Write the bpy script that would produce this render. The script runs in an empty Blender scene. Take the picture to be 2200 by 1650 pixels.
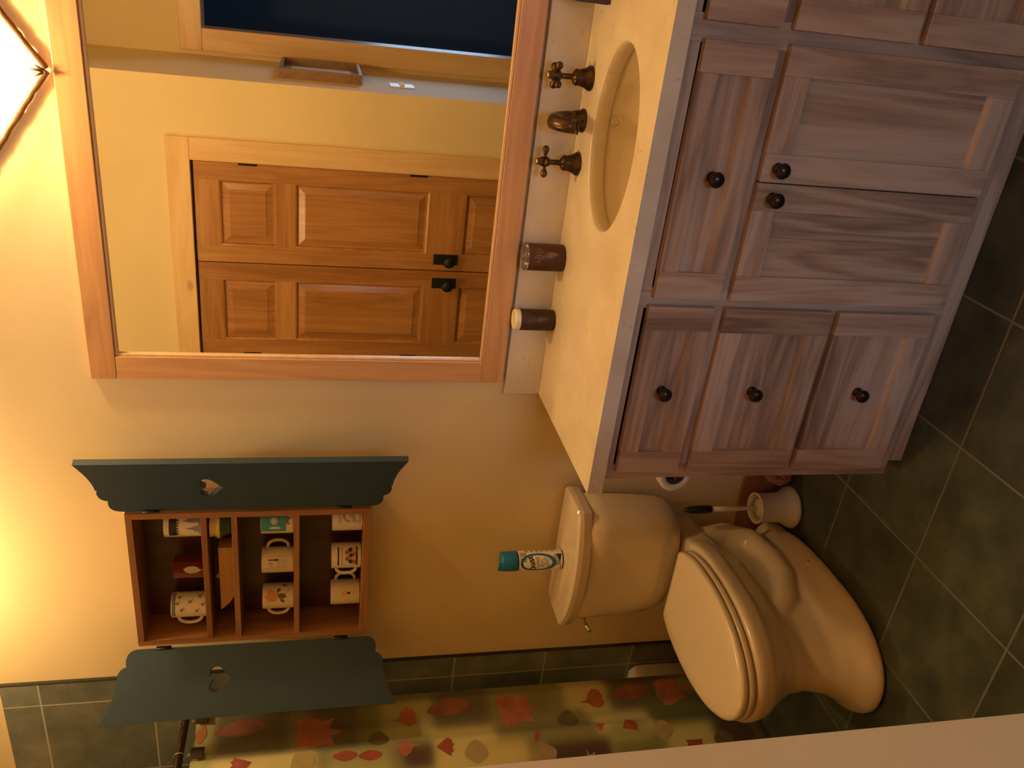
import bpy, math, random
import numpy as np
from mathutils import Vector, Matrix
random.seed(7)
C = bpy.context.scene.collection
SC = bpy.context.scene
PI = math.pi

# ------------------------------------------------------------------ camera
CAMLOC = (1.1919, -2.27505, 1.61605)
Fv = Vector((-0.4445941, 0.86578779, -0.22966842))
Rv = Vector((0.88855029, 0.45868952, 0.0090721))
Dv = Vector((0.11320101, -0.20003854, -0.97322665))
cam = bpy.data.cameras.new('camera'); cob = bpy.data.objects.new('camera', cam); C.objects.link(cob)
m3 = Matrix((Dv, Rv, -Fv)).transposed()          # the phone was held sideways: picture right = world down
cob.matrix_world = Matrix.Translation(CAMLOC) @ m3.to_4x4()
cam.sensor_fit = 'HORIZONTAL'; cam.sensor_width = 36.0; cam.lens = 1802.7 / 2200 * 36.0
cam.clip_start = 0.02
SC.camera = cob
# ------------------------------------------------------------------ world and light
SC.view_settings.view_transform = 'Standard'; SC.view_settings.look = 'None'
SC.view_settings.gamma = 1.0; SC.view_settings.use_curve_mapping = False
SC.view_settings.exposure = 0.0
w = bpy.data.worlds.new('world'); SC.world = w; w.use_nodes = True
w.node_tree.nodes['Background'].inputs[0].default_value = (0.05, 0.07, 0.12, 1)
w.node_tree.nodes['Background'].inputs[1].default_value = 0.3
WARM = (1.0, 0.70, 0.34)
def point(name, loc, e, col, r):
    l = bpy.data.lights.new(name, 'POINT'); l.energy = e; l.color = col; l.shadow_soft_size = r
    o = bpy.data.objects.new(name, l); C.objects.link(o); o.location = loc; return o
def area(name, loc, tgt, e, col, sx, sy):
    l = bpy.data.lights.new(name, 'AREA'); l.shape = 'RECTANGLE'; l.size = sx; l.size_y = sy; l.energy = e; l.color = col
    o = bpy.data.objects.new(name, l); C.objects.link(o); o.location = loc
    o.rotation_euler = (Vector(tgt) - Vector(loc)).to_track_quat('-Z', 'Y').to_euler(); return o
point('sconce_bulb', (0.846, -0.17, 2.50), 44.0, WARM, 0.035)
point('ceiling_bulb', (-0.62, -0.24, 2.90), 22.0, WARM, 0.05)
area('dusk_window_light', (1.75, -4.47, 0.74), (1.75, 0, 0.60), 33.0, (0.42, 0.68, 1.0), 1.0, 0.9)

# ------------------------------------------------------------------ mesh helpers
BASE = {}
class MB:
    def __init__(s): s.v = []; s.f = []; s.m = []; s.sm = []
    def add(s, vs, fs, mi=0, smooth=False):
        b = len(s.v); s.v += [tuple(p) for p in vs]
        for f in fs: s.f.append(tuple(b + i for i in f)); s.m.append(mi); s.sm.append(smooth)
    def box(s, x0, x1, y0, y1, z0, z1, mi=0, fn=None):
        vs = [(x, y, z) for x in (x0, x1) for y in (y0, y1) for z in (z0, z1)]
        if fn: vs = [fn(*p) for p in vs]
        s.add(vs, [(0,1,3,2),(4,6,7,5),(0,4,5,1),(2,3,7,6),(0,2,6,4),(1,5,7,3)], mi); return s
    def loft(s, secs, mi=0, cap=(True, True), smooth=True, closed=True):
        n = len(secs[0]); vs = [p for q in secs for p in q]; fs = []
        for k in range(len(secs) - 1):
            for i in range(n if closed else n - 1):
                j = (i + 1) % n; fs.append((k*n+i, k*n+j, (k+1)*n+j, (k+1)*n+i))
        s.add(vs, fs, mi, smooth)
        if cap[0]: s.add(secs[0], [tuple(range(n))[::-1]], mi)
        if cap[1]: s.add(secs[-1], [tuple(range(n))], mi)
        return s
    def lathe(s, prof, c, n=32, mi=0, ax=(0, 0, 1), cap=(False, False), ang=None):
        ax = Vector(ax).normalized(); t = Vector((1, 0, 0)) if abs(ax.x) < .9 else Vector((0, 1, 0))
        u = ax.cross(t).normalized(); w_ = ax.cross(u); c = Vector(c); secs = []
        for r, h in prof: secs.append([c + ax*h + (u*math.cos(2*PI*i/n) + w_*math.sin(2*PI*i/n))*r for i in range(n)])
        return s.loft(secs, mi, cap)
    def tube(s, pts, r, n=10, mi=0, cap=True):
        P = [Vector(p) for p in pts]; secs = []; pu = None
        for i, p in enumerate(P):
            d = (P[min(i+1, len(P)-1)] - P[max(i-1, 0)]).normalized()
            if pu is None:
                t = Vector((0, 0, 1)) if abs(d.z) < .9 else Vector((1, 0, 0)); pu = d.cross(t).normalized()
            pu = (pu - d*pu.dot(d)).normalized(); v = d.cross(pu); rr = r[i] if isinstance(r, (list, tuple)) else r
            secs.append([p + (pu*math.cos(2*PI*k/n) + v*math.sin(2*PI*k/n))*rr for k in range(n)])
        return s.loft(secs, mi, (cap, cap))
    def ball(s, c, r, n=16, mi=0, sc=(1, 1, 1)):
        secs = []
        for k in range(n//2 + 1):
            a = -PI/2 + PI*k/(n//2); rr = max(math.cos(a), 1e-4)*r
            secs.append([(c[0]+sc[0]*rr*math.cos(2*PI*i/n), c[1]+sc[1]*rr*math.sin(2*PI*i/n), c[2]+sc[2]*r*math.sin(a)) for i in range(n)])
        return s.loft(secs, mi, (False, False))
    def build(s, name, mats, parent=None, bevel=0, solid=0, sub=0, seg=2, base=None):
        me = bpy.data.meshes.new(name)
        b = Vector(base) if base is not None else (BASE[parent.name] if parent else Vector((0, 0, 0)))
        me.from_pydata([tuple(Vector(p) - b) for p in s.v], [], s.f)
        for m in (mats if isinstance(mats, (list, tuple)) else [mats]): me.materials.append(m)
        me.polygons.foreach_set('material_index', s.m); me.polygons.foreach_set('use_smooth', s.sm)
        me.update()
        o = bpy.data.objects.new(name, me); C.objects.link(o); BASE[o.name] = b
        if parent: o.parent = parent
        else: o.location = b
        import bmesh
        bm = bmesh.new(); bm.from_mesh(me); bmesh.ops.remove_doubles(bm, verts=bm.verts, dist=1e-6)
        bmesh.ops.recalc_face_normals(bm, faces=bm.faces); bm.to_mesh(me); bm.free()
        if solid: md = o.modifiers.new('s', 'SOLIDIFY'); md.thickness = solid; md.offset = 0
        if bevel:
            md = o.modifiers.new('b', 'BEVEL'); md.width = bevel; md.segments = seg; md.limit_method = 'ANGLE'; md.angle_limit = math.radians(40)
        if sub: md = o.modifiers.new('u', 'SUBSURF'); md.levels = sub; md.render_levels = sub
        return o
def tag(o, label=None, cat=None, group=None, kind=None):
    for k, v in (('label', label), ('category', cat), ('group', group), ('kind', kind)):
        if v: o[k] = v
    return o
def empty(name, loc, label, cat, group=None):
    o = bpy.data.objects.new(name, None); C.objects.link(o); o.location = loc; o.empty_display_size = .05
    BASE[o.name] = Vector(loc); return tag(o, label, cat, group)
def ell(cx, cy, rx, ry, z, n=48): return [(cx+rx*math.cos(2*PI*i/n), cy+ry*math.sin(2*PI*i/n), z) for i in range(n)]

# ------------------------------------------------------------------ materials
MT = {}
def mat(name, col, rough=.5, metal=0, coat=0, spec=None, trans=0, emit=None, es=0, ior=None):
    m = bpy.data.materials.new(name); m.use_nodes = True; b = m.node_tree.nodes['Principled BSDF']
    b.inputs['Base Color'].default_value = (*col, 1); b.inputs['Roughness'].default_value = rough
    b.inputs['Metallic'].default_value = metal; b.inputs['Coat Weight'].default_value = coat
    if spec is not None: b.inputs['Specular IOR Level'].default_value = spec
    if trans: b.inputs['Transmission Weight'].default_value = trans
    if ior: b.inputs['IOR'].default_value = ior
    if emit: b.inputs['Emission Color'].default_value = (*emit, 1); b.inputs['Emission Strength'].default_value = es
    MT[name] = m; return m
def nn(m, t, **k):
    n = m.node_tree.nodes.new(t)
    for a, v in k.items(): setattr(n, a, v)
    return n
def lk(m, a, b): m.node_tree.links.new(a, b)
def ramp(m, stops):
    r = nn(m, 'ShaderNodeValToRGB'); e = r.color_ramp.elements
    while len(e) < len(stops): e.new(.5)
    for i, (p, c) in enumerate(stops): e[i].position = p; e[i].color = (*c, 1)
    return r
def mottled(name, c1, c2, scale=6, rough=.5, bump=0, detail=4, **k):
    m = mat(name, c1, rough, **k); b = m.node_tree.nodes['Principled BSDF']
    tc = nn(m, 'ShaderNodeTexCoord'); no = nn(m, 'ShaderNodeTexNoise'); no.inputs['Scale'].default_value = scale; no.inputs['Detail'].default_value = detail
    lk(m, tc.outputs['Object'], no.inputs['Vector']); r = ramp(m, [(.3, c1), (.7, c2)]); lk(m, no.outputs['Fac'], r.inputs[0]); lk(m, r.outputs[0], b.inputs['Base Color'])
    if bump:
        n2 = nn(m, 'ShaderNodeTexNoise'); n2.inputs['Scale'].default_value = 350; lk(m, tc.outputs['Object'], n2.inputs['Vector'])
        bp = nn(m, 'ShaderNodeBump'); bp.inputs['Strength'].default_value = bump; bp.inputs['Distance'].default_value = .001
        lk(m, n2.outputs['Fac'], bp.inputs['Height']); lk(m, bp.outputs[0], b.inputs['Normal'])
    return m
def wood(name, stops, axis, rough=.38, fine=1.0, coat=.15, knots=0, plank=0, plankcol=None, wob=1.0):
    """grain runs along axis; each object gets its own piece of the board"""
    m = mat(name, stops[0][1], rough, coat=coat); b = m.node_tree.nodes['Principled BSDF']; b.inputs['Coat Roughness'].default_value = .25
    tc = nn(m, 'ShaderNodeTexCoord'); oi = nn(m, 'ShaderNodeObjectInfo')
    off = nn(m, 'ShaderNodeVectorMath', operation='MULTIPLY_ADD'); off.inputs[1].default_value = (17, 11, 23)
    lk(m, oi.outputs['Random'], off.inputs[0]); lk(m, tc.outputs['Object'], off.inputs[2])
    sc = {'x': (1.1, 14, 14), 'y': (14, 1.1, 14), 'z': (14, 14, 1.1)}[axis]
    mp = nn(m, 'ShaderNodeMapping'); mp.inputs['Scale'].default_value = sc; lk(m, off.outputs[0], mp.inputs['Vector'])
    n1 = nn(m, 'ShaderNodeTexNoise'); n1.inputs['Scale'].default_value = .9; n1.inputs['Detail'].default_value = 3; n1.inputs['Distortion'].default_value = .8*wob
    lk(m, mp.outputs[0], n1.inputs['Vector'])
    mu = nn(m, 'ShaderNodeMath', operation='MULTIPLY'); mu.inputs[1].default_value = 9.0; lk(m, n1.outputs['Fac'], mu.inputs[0])
    pp = nn(m, 'ShaderNodeMath', operation='PINGPONG'); pp.inputs[1].default_value = 1.0; lk(m, mu.outputs[0], pp.inputs[0])
    mp2 = nn(m, 'ShaderNodeMapping'); mp2.inputs['Scale'].default_value = tuple(v*5 if v > 5 else v*3 for v in sc); lk(m, off.outputs[0], mp2.inputs['Vector'])
    n2 = nn(m, 'ShaderNodeTexNoise'); n2.inputs['Scale'].default_value = 1.5*fine; n2.inputs['Detail'].default_value = 4; lk(m, mp2.outputs[0], n2.inputs['Vector'])
    mp3 = nn(m, 'ShaderNodeMapping'); mp3.inputs['Scale'].default_value = tuple(v*.35 for v in sc); lk(m, off.outputs[0], mp3.inputs['Vector'])
    n3 = nn(m, 'ShaderNodeTexNoise'); n3.inputs['Scale'].default_value = 1.0; n3.inputs['Detail'].default_value = 2; lk(m, mp3.outputs[0], n3.inputs['Vector'])
    a = nn(m, 'ShaderNodeMath', operation='MULTIPLY_ADD'); a.inputs[1].default_value = .28; lk(m, pp.outputs[0], a.inputs[0])
    a2 = nn(m, 'ShaderNodeMath', operation='MULTIPLY_ADD'); a2.inputs[1].default_value = .4; lk(m, n2.outputs['Fac'], a2.inputs[0])
    a3 = nn(m, 'ShaderNodeMath', operation='MULTIPLY_ADD'); a3.inputs[1].default_value = 1.1; a3.inputs[2].default_value = -.42; lk(m, n3.outputs['Fac'], a3.inputs[0])
    lk(m, a3.outputs[0], a2.inputs[2]); lk(m, a2.outputs[0], a.inputs[2])
    r = ramp(m, stops); lk(m, a.outputs[0], r.inputs[0]); col = r.outputs[0]
    if knots:
        vo = nn(m, 'ShaderNodeTexVoronoi'); vo.inputs['Scale'].default_value = knots
        mpk = nn(m, 'ShaderNodeMapping'); mpk.inputs['Scale'].default_value = {'x': (.55, 1, 1), 'y': (1, .55, 1), 'z': (1, 1, .55)}[axis]
        lk(m, off.outputs[0], mpk.inputs['Vector']); lk(m, mpk.outputs[0], vo.inputs['Vector'])
        kr = ramp(m, [(.0, (1, 1, 1)), (.085, (.35, .35, .35)), (.13, (0, 0, 0))]); lk(m, vo.outputs['Distance'], kr.inputs[0])
        mx = nn(m, 'ShaderNodeMix', data_type='RGBA'); mx.inputs[7].default_value = (.16, .06, .02, 1); lk(m, kr.outputs[0], mx.inputs[0]); lk(m, col, mx.inputs[6]); col = mx.outputs[2]
    lk(m, col, b.inputs['Base Color'])
    bp = nn(m, 'ShaderNodeBump'); bp.inputs['Strength'].default_value = .12; bp.inputs['Distance'].default_value = .0006; lk(m, n2.outputs['Fac'], bp.inputs['Height']); lk(m, bp.outputs[0], b.inputs['Normal'])
    return m
def tile(name, axes, size, org, c1, c2, grout, rough=.45, mortar=.0035):
    m = mat(name, c1, rough); b = m.node_tree.nodes['Principled BSDF']
    tc = nn(m, 'ShaderNodeTexCoord'); sp = nn(m, 'ShaderNodeSeparateXYZ'); lk(m, tc.outputs['Object'], sp.inputs[0])
    cb = nn(m, 'ShaderNodeCombineXYZ')
    for i, a in enumerate(axes):
        s = nn(m, 'ShaderNodeMath', operation='SUBTRACT'); s.inputs[1].default_value = org[i] - 70*size; lk(m, sp.outputs[a], s.inputs[0]); lk(m, s.outputs[0], cb.inputs[i])
    br = nn(m, 'ShaderNodeTexBrick'); br.offset = 0; br.squash = 1
    br.inputs['Scale'].default_value = 1; br.inputs['Brick Width'].default_value = size; br.inputs['Row Height'].default_value = size
    br.inputs['Mortar Size'].default_value = mortar; br.inputs['Mortar Smooth'].default_value = .2; br.inputs['Bias'].default_value = 0
    br.inputs['Color1'].default_value = (.75, .75, .75, 1); br.inputs['Color2'].default_value = (1.15, 1.15, 1.15, 1); lk(m, cb.outputs[0], br.inputs['Vector'])
    no = nn(m, 'ShaderNodeTexNoise'); no.inputs['Scale'].default_value = 7; no.inputs['Detail'].default_value = 6; no.inputs['Roughness'].default_value = .62; lk(m, tc.outputs['Object'], no.inputs['Vector'])
    r = ramp(m, [(.32, c1), (.68, c2)]); lk(m, no.outputs['Fac'], r.inputs[0])
    mm = nn(m, 'ShaderNodeMix', data_type='RGBA', blend_type='MULTIPLY'); mm.inputs[0].default_value = 1; lk(m, r.outputs[0], mm.inputs[6]); lk(m, br.outputs['Color'], mm.inputs[7])
    mx = nn(m, 'ShaderNodeMix', data_type='RGBA'); mx.inputs[7].default_value = (*grout, 1); lk(m, br.outputs['Fac'], mx.inputs[0]); lk(m, mm.outputs[2], mx.inputs[6]); lk(m, mx.outputs[2], b.inputs['Base Color'])
    iv = nn(m, 'ShaderNodeMath', operation='MULTIPLY_ADD'); iv.inputs[1].default_value = -1.5; lk(m, br.outputs['Fac'], iv.inputs[0]); lk(m, no.outputs['Fac'], iv.inputs[2])
    bp = nn(m, 'ShaderNodeBump'); bp.inputs['Strength'].default_value = .35; bp.inputs['Distance'].default_value = .003; lk(m, iv.outputs[0], bp.inputs['Height']); lk(m, bp.outputs[0], b.inputs['Normal'])
    return m

WALL = mottled('cream_wall_paint', (.80, .64, .36), (.84, .68, .39), 3, .75, bump=.25)
CEIL = mat('ceiling_paint', (.60, .48, .32), .8)
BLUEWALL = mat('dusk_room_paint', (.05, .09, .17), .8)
FLOOR = tile('floor_slate_tile', ('X', 'Y'), .35, (-.13, -.367), (.018, .030, .028), (.075, .088, .062), (.14, .135, .10))
TILE = tile('shower_slate_tile', ('X', 'Z'), .35, (-1.205, 1.10), (.10, .13, .125), (.24, .25, .21), (.42, .42, .38), rough=.35)
TILES = tile('side_slate_tile', ('Y', 'Z'), .35, (0, 1.10), (.10, .13, .125), (.24, .25, .21), (.42, .42, .38), rough=.35)
HZ = [(.15, (.22, .13, .085)), (.42, (.42, .27, .185)), (.62, (.54, .37, .265)), (.9, (.64, .47, .36))]
HICKX = wood('hickory_horizontal', HZ, 'x', knots=0); HICKZ = wood('hickory_vertical', HZ, 'z', knots=0)
FR = [(.1, (.50, .25, .10)), (.5, (.66, .36, .16)), (.9, (.76, .45, .22))]
FRX = wood('alder_frame_horizontal', FR, 'x', wob=.5); FRZ = wood('alder_frame_vertical', FR, 'z', wob=.5)
CD = [(.1, (.30, .125, .04)), (.5, (.46, .21, .07)), (.9, (.58, .30, .11))]
DOORX = wood('closet_door_wood_horizontal', CD, 'x', rough=.3); DOORZ = wood('closet_door_wood_vertical', CD, 'z', rough=.3)
PN = [(.1, (.70, .43, .19)), (.5, (.80, .54, .27)), (.9, (.86, .62, .34))]
PINEX = wood('knotty_pine_horizontal', PN, 'x', knots=5, wob=.4); PINEZ = wood('knotty_pine_vertical', PN, 'z', knots=5, wob=.4); PINEY = wood('knotty_pine_deep', PN, 'y', knots=5, wob=.4)
RD = [(.1, (.20, .080, .035)), (.5, (.33, .150, .066)), (.9, (.43, .22, .10))]
CEDX = wood('cedar_horizontal', RD, 'x'); CEDZ = wood('cedar_vertical', RD, 'z')
BASEW = wood('baseboard_wood', [(.1, (.30, .12, .045)), (.9, (.48, .22, .09))], 'x')
STONE = mottled('cream_limestone', (.66, .55, .39), (.78, .67, .50), 9, .35, detail=10)
# darker fossil flecks in the stone
def flecks(m):
    b = m.node_tree.nodes['Principled BSDF']; src = b.inputs['Base Color'].links[0].from_socket
    tc = nn(m, 'ShaderNodeTexCoord'); no = nn(m, 'ShaderNodeTexNoise'); no.inputs['Scale'].default_value = 38; no.inputs['Detail'].default_value = 3; no.inputs['Distortion'].default_value = 1.2
    lk(m, tc.outputs['Object'], no.inputs['Vector']); r = ramp(m, [(.66, (0, 0, 0)), (.76, (.55, .55, .55))]); lk(m, no.outputs['Fac'], r.inputs[0])
    mx = nn(m, 'ShaderNodeMix', data_type='RGBA'); mx.inputs[7].default_value = (.36, .24, .13, 1); lk(m, r.outputs[0], mx.inputs[0]); lk(m, src, mx.inputs[6]); lk(m, mx.outputs[2], b.inputs['Base Color'])
flecks(STONE)
PORC = mat('bone_porcelain', (.74, .62, .46), .12, coat=.3)
SEATM = mat('bone_plastic_seat', (.76, .64, .46), .22)
SINKM = mat('biscuit_sink_porcelain', (.74, .63, .46), .15, coat=.2)
TUBM = mat('white_tub_enamel', (.80, .76, .68), .18, coat=.2)
BRONZE = mottled('oil_rubbed_bronze', (.06, .035, .018), (.13, .08, .04), 30, .32, metal=.85)
KNOBM = mat('dark_bronze_knob', (.035, .022, .018), .25, metal=.6)
BLACK = mat('black_iron', (.012, .02, .016), .45, metal=.3)
CHROME = mat('chrome', (.75, .75, .75), .12, metal=1)
GLASSM = mat('mirror_silver', (.86, .88, .84), .01, metal=1)
SHUT = mottled('dark_teal_paint', (.018, .045, .072), (.024, .054, .082), 5, .5)
WHITEP = mat('white_plastic', (.74, .68, .58), .4)
PAPER = mat('toilet_paper', (.85, .80, .74), .9); CARD = mat('cardboard_core', (.12, .07, .05), .9)
NAVY = mat('black_rubber_grip', (.012, .015, .03), .4)
LEATH = mottled('dark_brown_leather', (.055, .016, .008), (.075, .024, .012), 20, .5); LEATH2 = mottled('black_brown_leather', (.035, .012, .007), (.05, .018, .010), 20, .5)
ANT = mat('embossed_tan_line', (.20, .10, .05), .5); ANT2 = mat('embossed_dim_line', (.10, .05, .03), .5)
CREAM = mat('cream_lid', (.85, .76, .52), .35)
CLEAR = mat('clear_acrylic', (.9, .9, .88), .05, trans=.9, ior=1.45)
MUG = mat('white_stoneware', (.80, .76, .68), .22); MUG2 = mat('ivory_stoneware', (.74, .66, .50), .25)
def flat(n, c, r=.4): return mat(n, c, r)
INK = flat('black_ink', (.02, .02, .02)); BLUEINK = flat('blue_grey_ink', (.22, .27, .36)); PINK = flat('pink_glaze', (.66, .30, .22)); GREEN = flat('leaf_green_glaze', (.10, .15, .07))
TEALG = flat('sea_blue_glaze', (.06, .36, .46)); PENG = flat('brown_glaze', (.25, .15, .08)); REDG = flat('red_glaze', (.50, .10, .04)); GREYG = flat('grey_glaze', (.50, .47, .41)); ORG = flat('orange_glaze', (.80, .38, .08)); DKB = flat('dark_navy_glaze', (.03, .03, .08))
YELG = mat('yellow_glaze', (.78, .58, .24), .12, coat=.4); GRNG = mat('dark_green_glaze', (.03, .09, .05), .12, coat=.4)
REDGL = mat('dark_red_glass', (.14, .015, .010), .08, coat=.5)
LEAFS = mat('silver_leaf', (.55, .50, .45), .4, metal=.3)
CARVE = wood('carved_maple', [(.1, (.42, .21, .08)), (.9, (.60, .34, .14))], 'x')

# ------------------------------------------------------------------ structure
def struct(name, mb, m, parent=None, **k):
    o = mb.build(name, m, parent, **k)
    if not parent: o['kind'] = 'structure'
    return o
H = 3.05; XL = -1.99; XR = 1.80; YC = -1.812; YD = -2.58; XS = .597
struct('floor', MB().box(XL-.1, 3.0, -4.6, .1, -.1, 0), FLOOR)
struct('ceiling', MB().box(XL-.1, 3.0, -4.6, .1, H, H+.1), CEIL)
struct('wall_back', MB().box(XL-.1, XR+.1, 0, .12, 0, H), WALL)
struct('wall_left', MB().box(XL-.1, XL, -1.62, 0, 0, H), WALL)
struct('wall_right', MB().box(XR, XR+.1, YD-.12, 0, 0, H), WALL)
m_ = MB(); m_.box(XL-.1, -1.13, -1.74, -1.62, 0, H)
struct('wall_tub_end', m_, WALL)
m_ = MB(); m_.box(-1.13, -.758, YC-.12, YC, 0, H); m_.box(.248, XS, YC-.12, YC, 0, H); m_.box(-.758, .248, YC-.12, YC, 2.185, H); m_.box(-1.25, -1.13, YC-.12, -1.62, 0, H)
struct('wall_closet', m_, WALL)
struct('wall_passage', MB().box(XS-.12, XS, YD, YC-.12, 0, H), WALL)
m_ = MB(); m_.box(XS-.12, .715, YD-.12, YD, 0, H); m_.box(1.56, XR, YD-.12, YD, 0, H); m_.box(.715, 1.56, YD-.12, YD, 2.20, H)
struct('wall_front', m_, WALL)
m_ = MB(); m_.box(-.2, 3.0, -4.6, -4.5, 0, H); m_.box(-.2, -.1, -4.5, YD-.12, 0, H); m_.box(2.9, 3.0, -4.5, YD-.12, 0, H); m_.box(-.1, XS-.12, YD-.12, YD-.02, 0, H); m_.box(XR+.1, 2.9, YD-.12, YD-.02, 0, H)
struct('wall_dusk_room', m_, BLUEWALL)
struct('wall_closet_interior', MB().box(-.9, .4, -2.5, -2.45, 0, H), WALL)
m_ = MB()
for a in ((1.17, 1.25, .22, 1.26), (2.25, 2.33, .22, 1.26), (1.25, 2.25, .22, .29), (1.25, 2.25, 1.19, 1.26)): m_.box(a[0], a[1], -4.5, -4.46, a[2], a[3])
struct('window_1', m_, PINEZ, bevel=.003)
# tiled shower wall: bullnose column at the edge, slate field, shadow of the tile thickness painted as a dark strip
m_ = MB(); m_.box(XL, -1.108, -.010, 0, 0, 2.615); struct('wall_shower', m_, TILE)
m_ = MB(); m_.box(-1.1085, -1.103, -.0115, 0, 0, 2.615); struct('tile_edge_shadow', m_, mat('edge_shadow_dark', (.03, .03, .025), .5))
struct('wall_shower_left', MB().box(XL, XL+.010, -1.62, -.01, 0, 2.615), TILES)
struct('baseboard_back', MB().box(-1.103, .035, -.016, 0, 0, .122), BASEW, bevel=.004)
# closet casing (seen in the mirror)
def casing(names, x0, x1, y, zt, wd=.095, side=1):
    struct(names[0], MB().box(x0-wd, x0, y, y+.02*side, 0, zt), PINEZ, bevel=.003)
    struct(names[1], MB().box(x1, x1+wd, y, y+.02*side, 0, zt), PINEZ, bevel=.003)
    struct(names[2], MB().box(x0-wd, x1+wd, y, y+.021*side, zt, zt+wd), PINEX, bevel=.003)
casing(('trim_1', 'trim_2', 'trim_3'), -.748, .238, YC, 2.175, .102)
casing(('trim_4', 'trim_5', 'trim_6'), .727, 1.55, YD, 2.188, .108)
m_ = MB(); m_.box(.712, .727, YD-.13, YD+.002, 0, 2.188); m_.box(1.55, 1.563, YD-.13, YD+.002, 0, 2.188); m_.box(.712, 1.563, YD-.13, YD+.002, 2.188, 2.203)
struct('trim_8', m_, DOORZ)
m_ = MB(); m_.box(-.758, -.748, YC-.12, YC+.002, 0, 2.175); m_.box(.238, .248, YC-.12, YC+.002, 0, 2.175); m_.box(-.758, .248, YC-.12, YC+.002, 2.175, 2.185)
struct('trim_9', m_, PINEZ)
def closet_door(name, x0, x1, knobx):
    y1 = YC - .006; y0 = y1 - .036; sw = .085
    mb = MB(); mb.box(x0, x0+sw, y0, y1, .012, 2.165, 0); mb.box(x1-sw, x1, y0, y1, .012, 2.165, 0)
    rails = [(2.055, 2.165), (1.71, 1.80), (.885, 1.07), (.012, .25)]
    for a, b in rails: mb.box(x0+sw, x1-sw, y0, y1, a, b, 1)
    for a, b in ((1.80, 2.055), (1.07, 1.71), (.25, .885)):
        xa, xb = x0+sw, x1-sw
        mb.box(xa, xb, y0+.008, y1-.016, a, b, 0)
        def R(d, y): return [(xa+d, y, a+d), (xb-d, y, a+d), (xb-d, y, b-d), (xa+d, y, b-d)]
        mb.loft([R(0, y1-.001), R(.006, y1-.004), R(.010, y1-.0155)], 1, (False, False), False)      # moulding
        mb.loft([R(.012, y1-.0158), R(.016, y1-.0158), R(.045, y1-.006), R(.046, y1-.003)], 0, (False, True), False)   # raised field
    d = struct(name, mb, [DOORZ, DOORX], bevel=.0012)
    tag(d, kind='structure')
    k = MB(); k.box(knobx-.028, knobx+.028, y1, y1+.006, .905, 1.03); h = k.build('door_handle', BLACK, d, bevel=.004)
    s = MB(); s.lathe([(.001, .0), (.012, 0), (.010, .02), (.012, .026), (.026, .036), (.030, .048), (.024, .060), (.008, .064), (.0005, .0645)], (knobx, y1+.004, .955), 28, 0, (0, 1, 0)); s.build('knob', BLACK, h)
    return d
d1 = closet_door('door_1', -.744, -.2545, -.318); d2 = closet_door('door_2', -.2495, .235, -.19)
for d, x in ((d1, -.746), (d2, .2365)):
    for z in (1.925, 1.13, .25):
        s = MB(); s.lathe([(.0001, 0), (.0065, 0), (.0065, .085), (.0001, .085)], (x, YC+.004, z-.042), 12); s.box(x-.014, x+.014, YC-.008, YC-.002, z-.042, z+.042); s.build('hinge', BLACK, d)
s = MB(); s.box(-.36, -.30, YC-.004, YC+.003, 2.168, 2.174); s.box(-.20, -.14, YC-.004, YC+.003, 2.168, 2.174)
o = s.build('ball_catch', BLACK, d1)

# shadow box and switch plate on the passage wall (seen in the mirror)
t = empty('shadow_box', (XS, -2.22, 1.41), 'shallow wooden shadow box hung on the narrow passage wall, seen in the mirror', 'picture frame')
m_ = MB(); x0, x1 = XS, XS+.045
for a in ((-2.44, -2.425, 1.42, 1.775), (-2.02, -2.005, 1.42, 1.775)): m_.box(x0, x1, a[0], a[1], a[2], a[3])
m_.box(x0, x1, -2.44, -2.005, 1.405, 1.42); m_.box(x0, x1, -2.44, -2.005, 1.775, 1.79)
m_.build('frame', wood('shadow_box_wood', [(.1, (.22, .12, .06)), (.9, (.38, .23, .12))], 'y'), t)
MB().box(x0, x0+.01, -2.425, -2.02, 1.42, 1.775).build('backing', mat('tan_backing', (.42, .30, .19), .8), t)
MB().box(x0+.01, x0+.014, -2.36, -2.10, 1.45, 1.74).build('mat_board', mat('pale_pink_card', (.72, .60, .52), .8), t)
t = empty('switch_plate', (XS, -2.08, 1.15), 'cream light switch plate below the shadow box on the passage wall', 'light switch')
MB().box(XS, XS+.006, -2.14, -2.02, 1.15, 1.27).build('plate', mat('switch_cream', (.80, .74, .62), .35), t, bevel=.002)
for yy in (-2.108, -2.052): MB().box(XS+.006, XS+.016, yy-.005, yy+.005, 1.20, 1.222).build('toggle', MT['switch_cream'], t, bevel=.001)

# ------------------------------------------------------------------ wall mirror
mx0, mx1, mz0, mz1, fw = .040, 1.68, 1.050, 2.218, .068
t = empty('wall_mirror', ((mx0+mx1)/2, 0, mz0), 'wide rectangular wall mirror in a flat honey-coloured alder frame above the vanity', 'mirror')
m_ = MB(); m_.box(mx0, mx1, -.024, -.001, mz1-fw, mz1, 0); m_.box(mx0, mx1, -.024, -.001, mz0, mz0+fw, 0)
m_.box(mx0, mx0+fw, -.0235, -.001, mz0+fw, mz1-fw, 1); m_.box(mx1-fw, mx1, -.0235, -.001, mz0+fw, mz1-fw, 1)
m_.build('frame', [FRX, FRZ], t, bevel=.002)
a, b_, c_, e_ = mx0+fw, mx1-fw, mz0+fw, mz1-fw
m_ = MB(); m_.box(a, b_, -.017, -.006, e_-.007, e_); m_.box(a, b_, -.017, -.006, c_, c_+.007); m_.box(a, a+.007, -.017, -.006, c_+.007, e_-.007); m_.box(b_-.007, b_, -.017, -.006, c_+.007, e_-.007)
m_.build('inner_bead', PINEX, t, bevel=.002)
MB().box(a, b_, -.008, -.004, c_, e_).build('glass', GLASSM, t)

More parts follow.
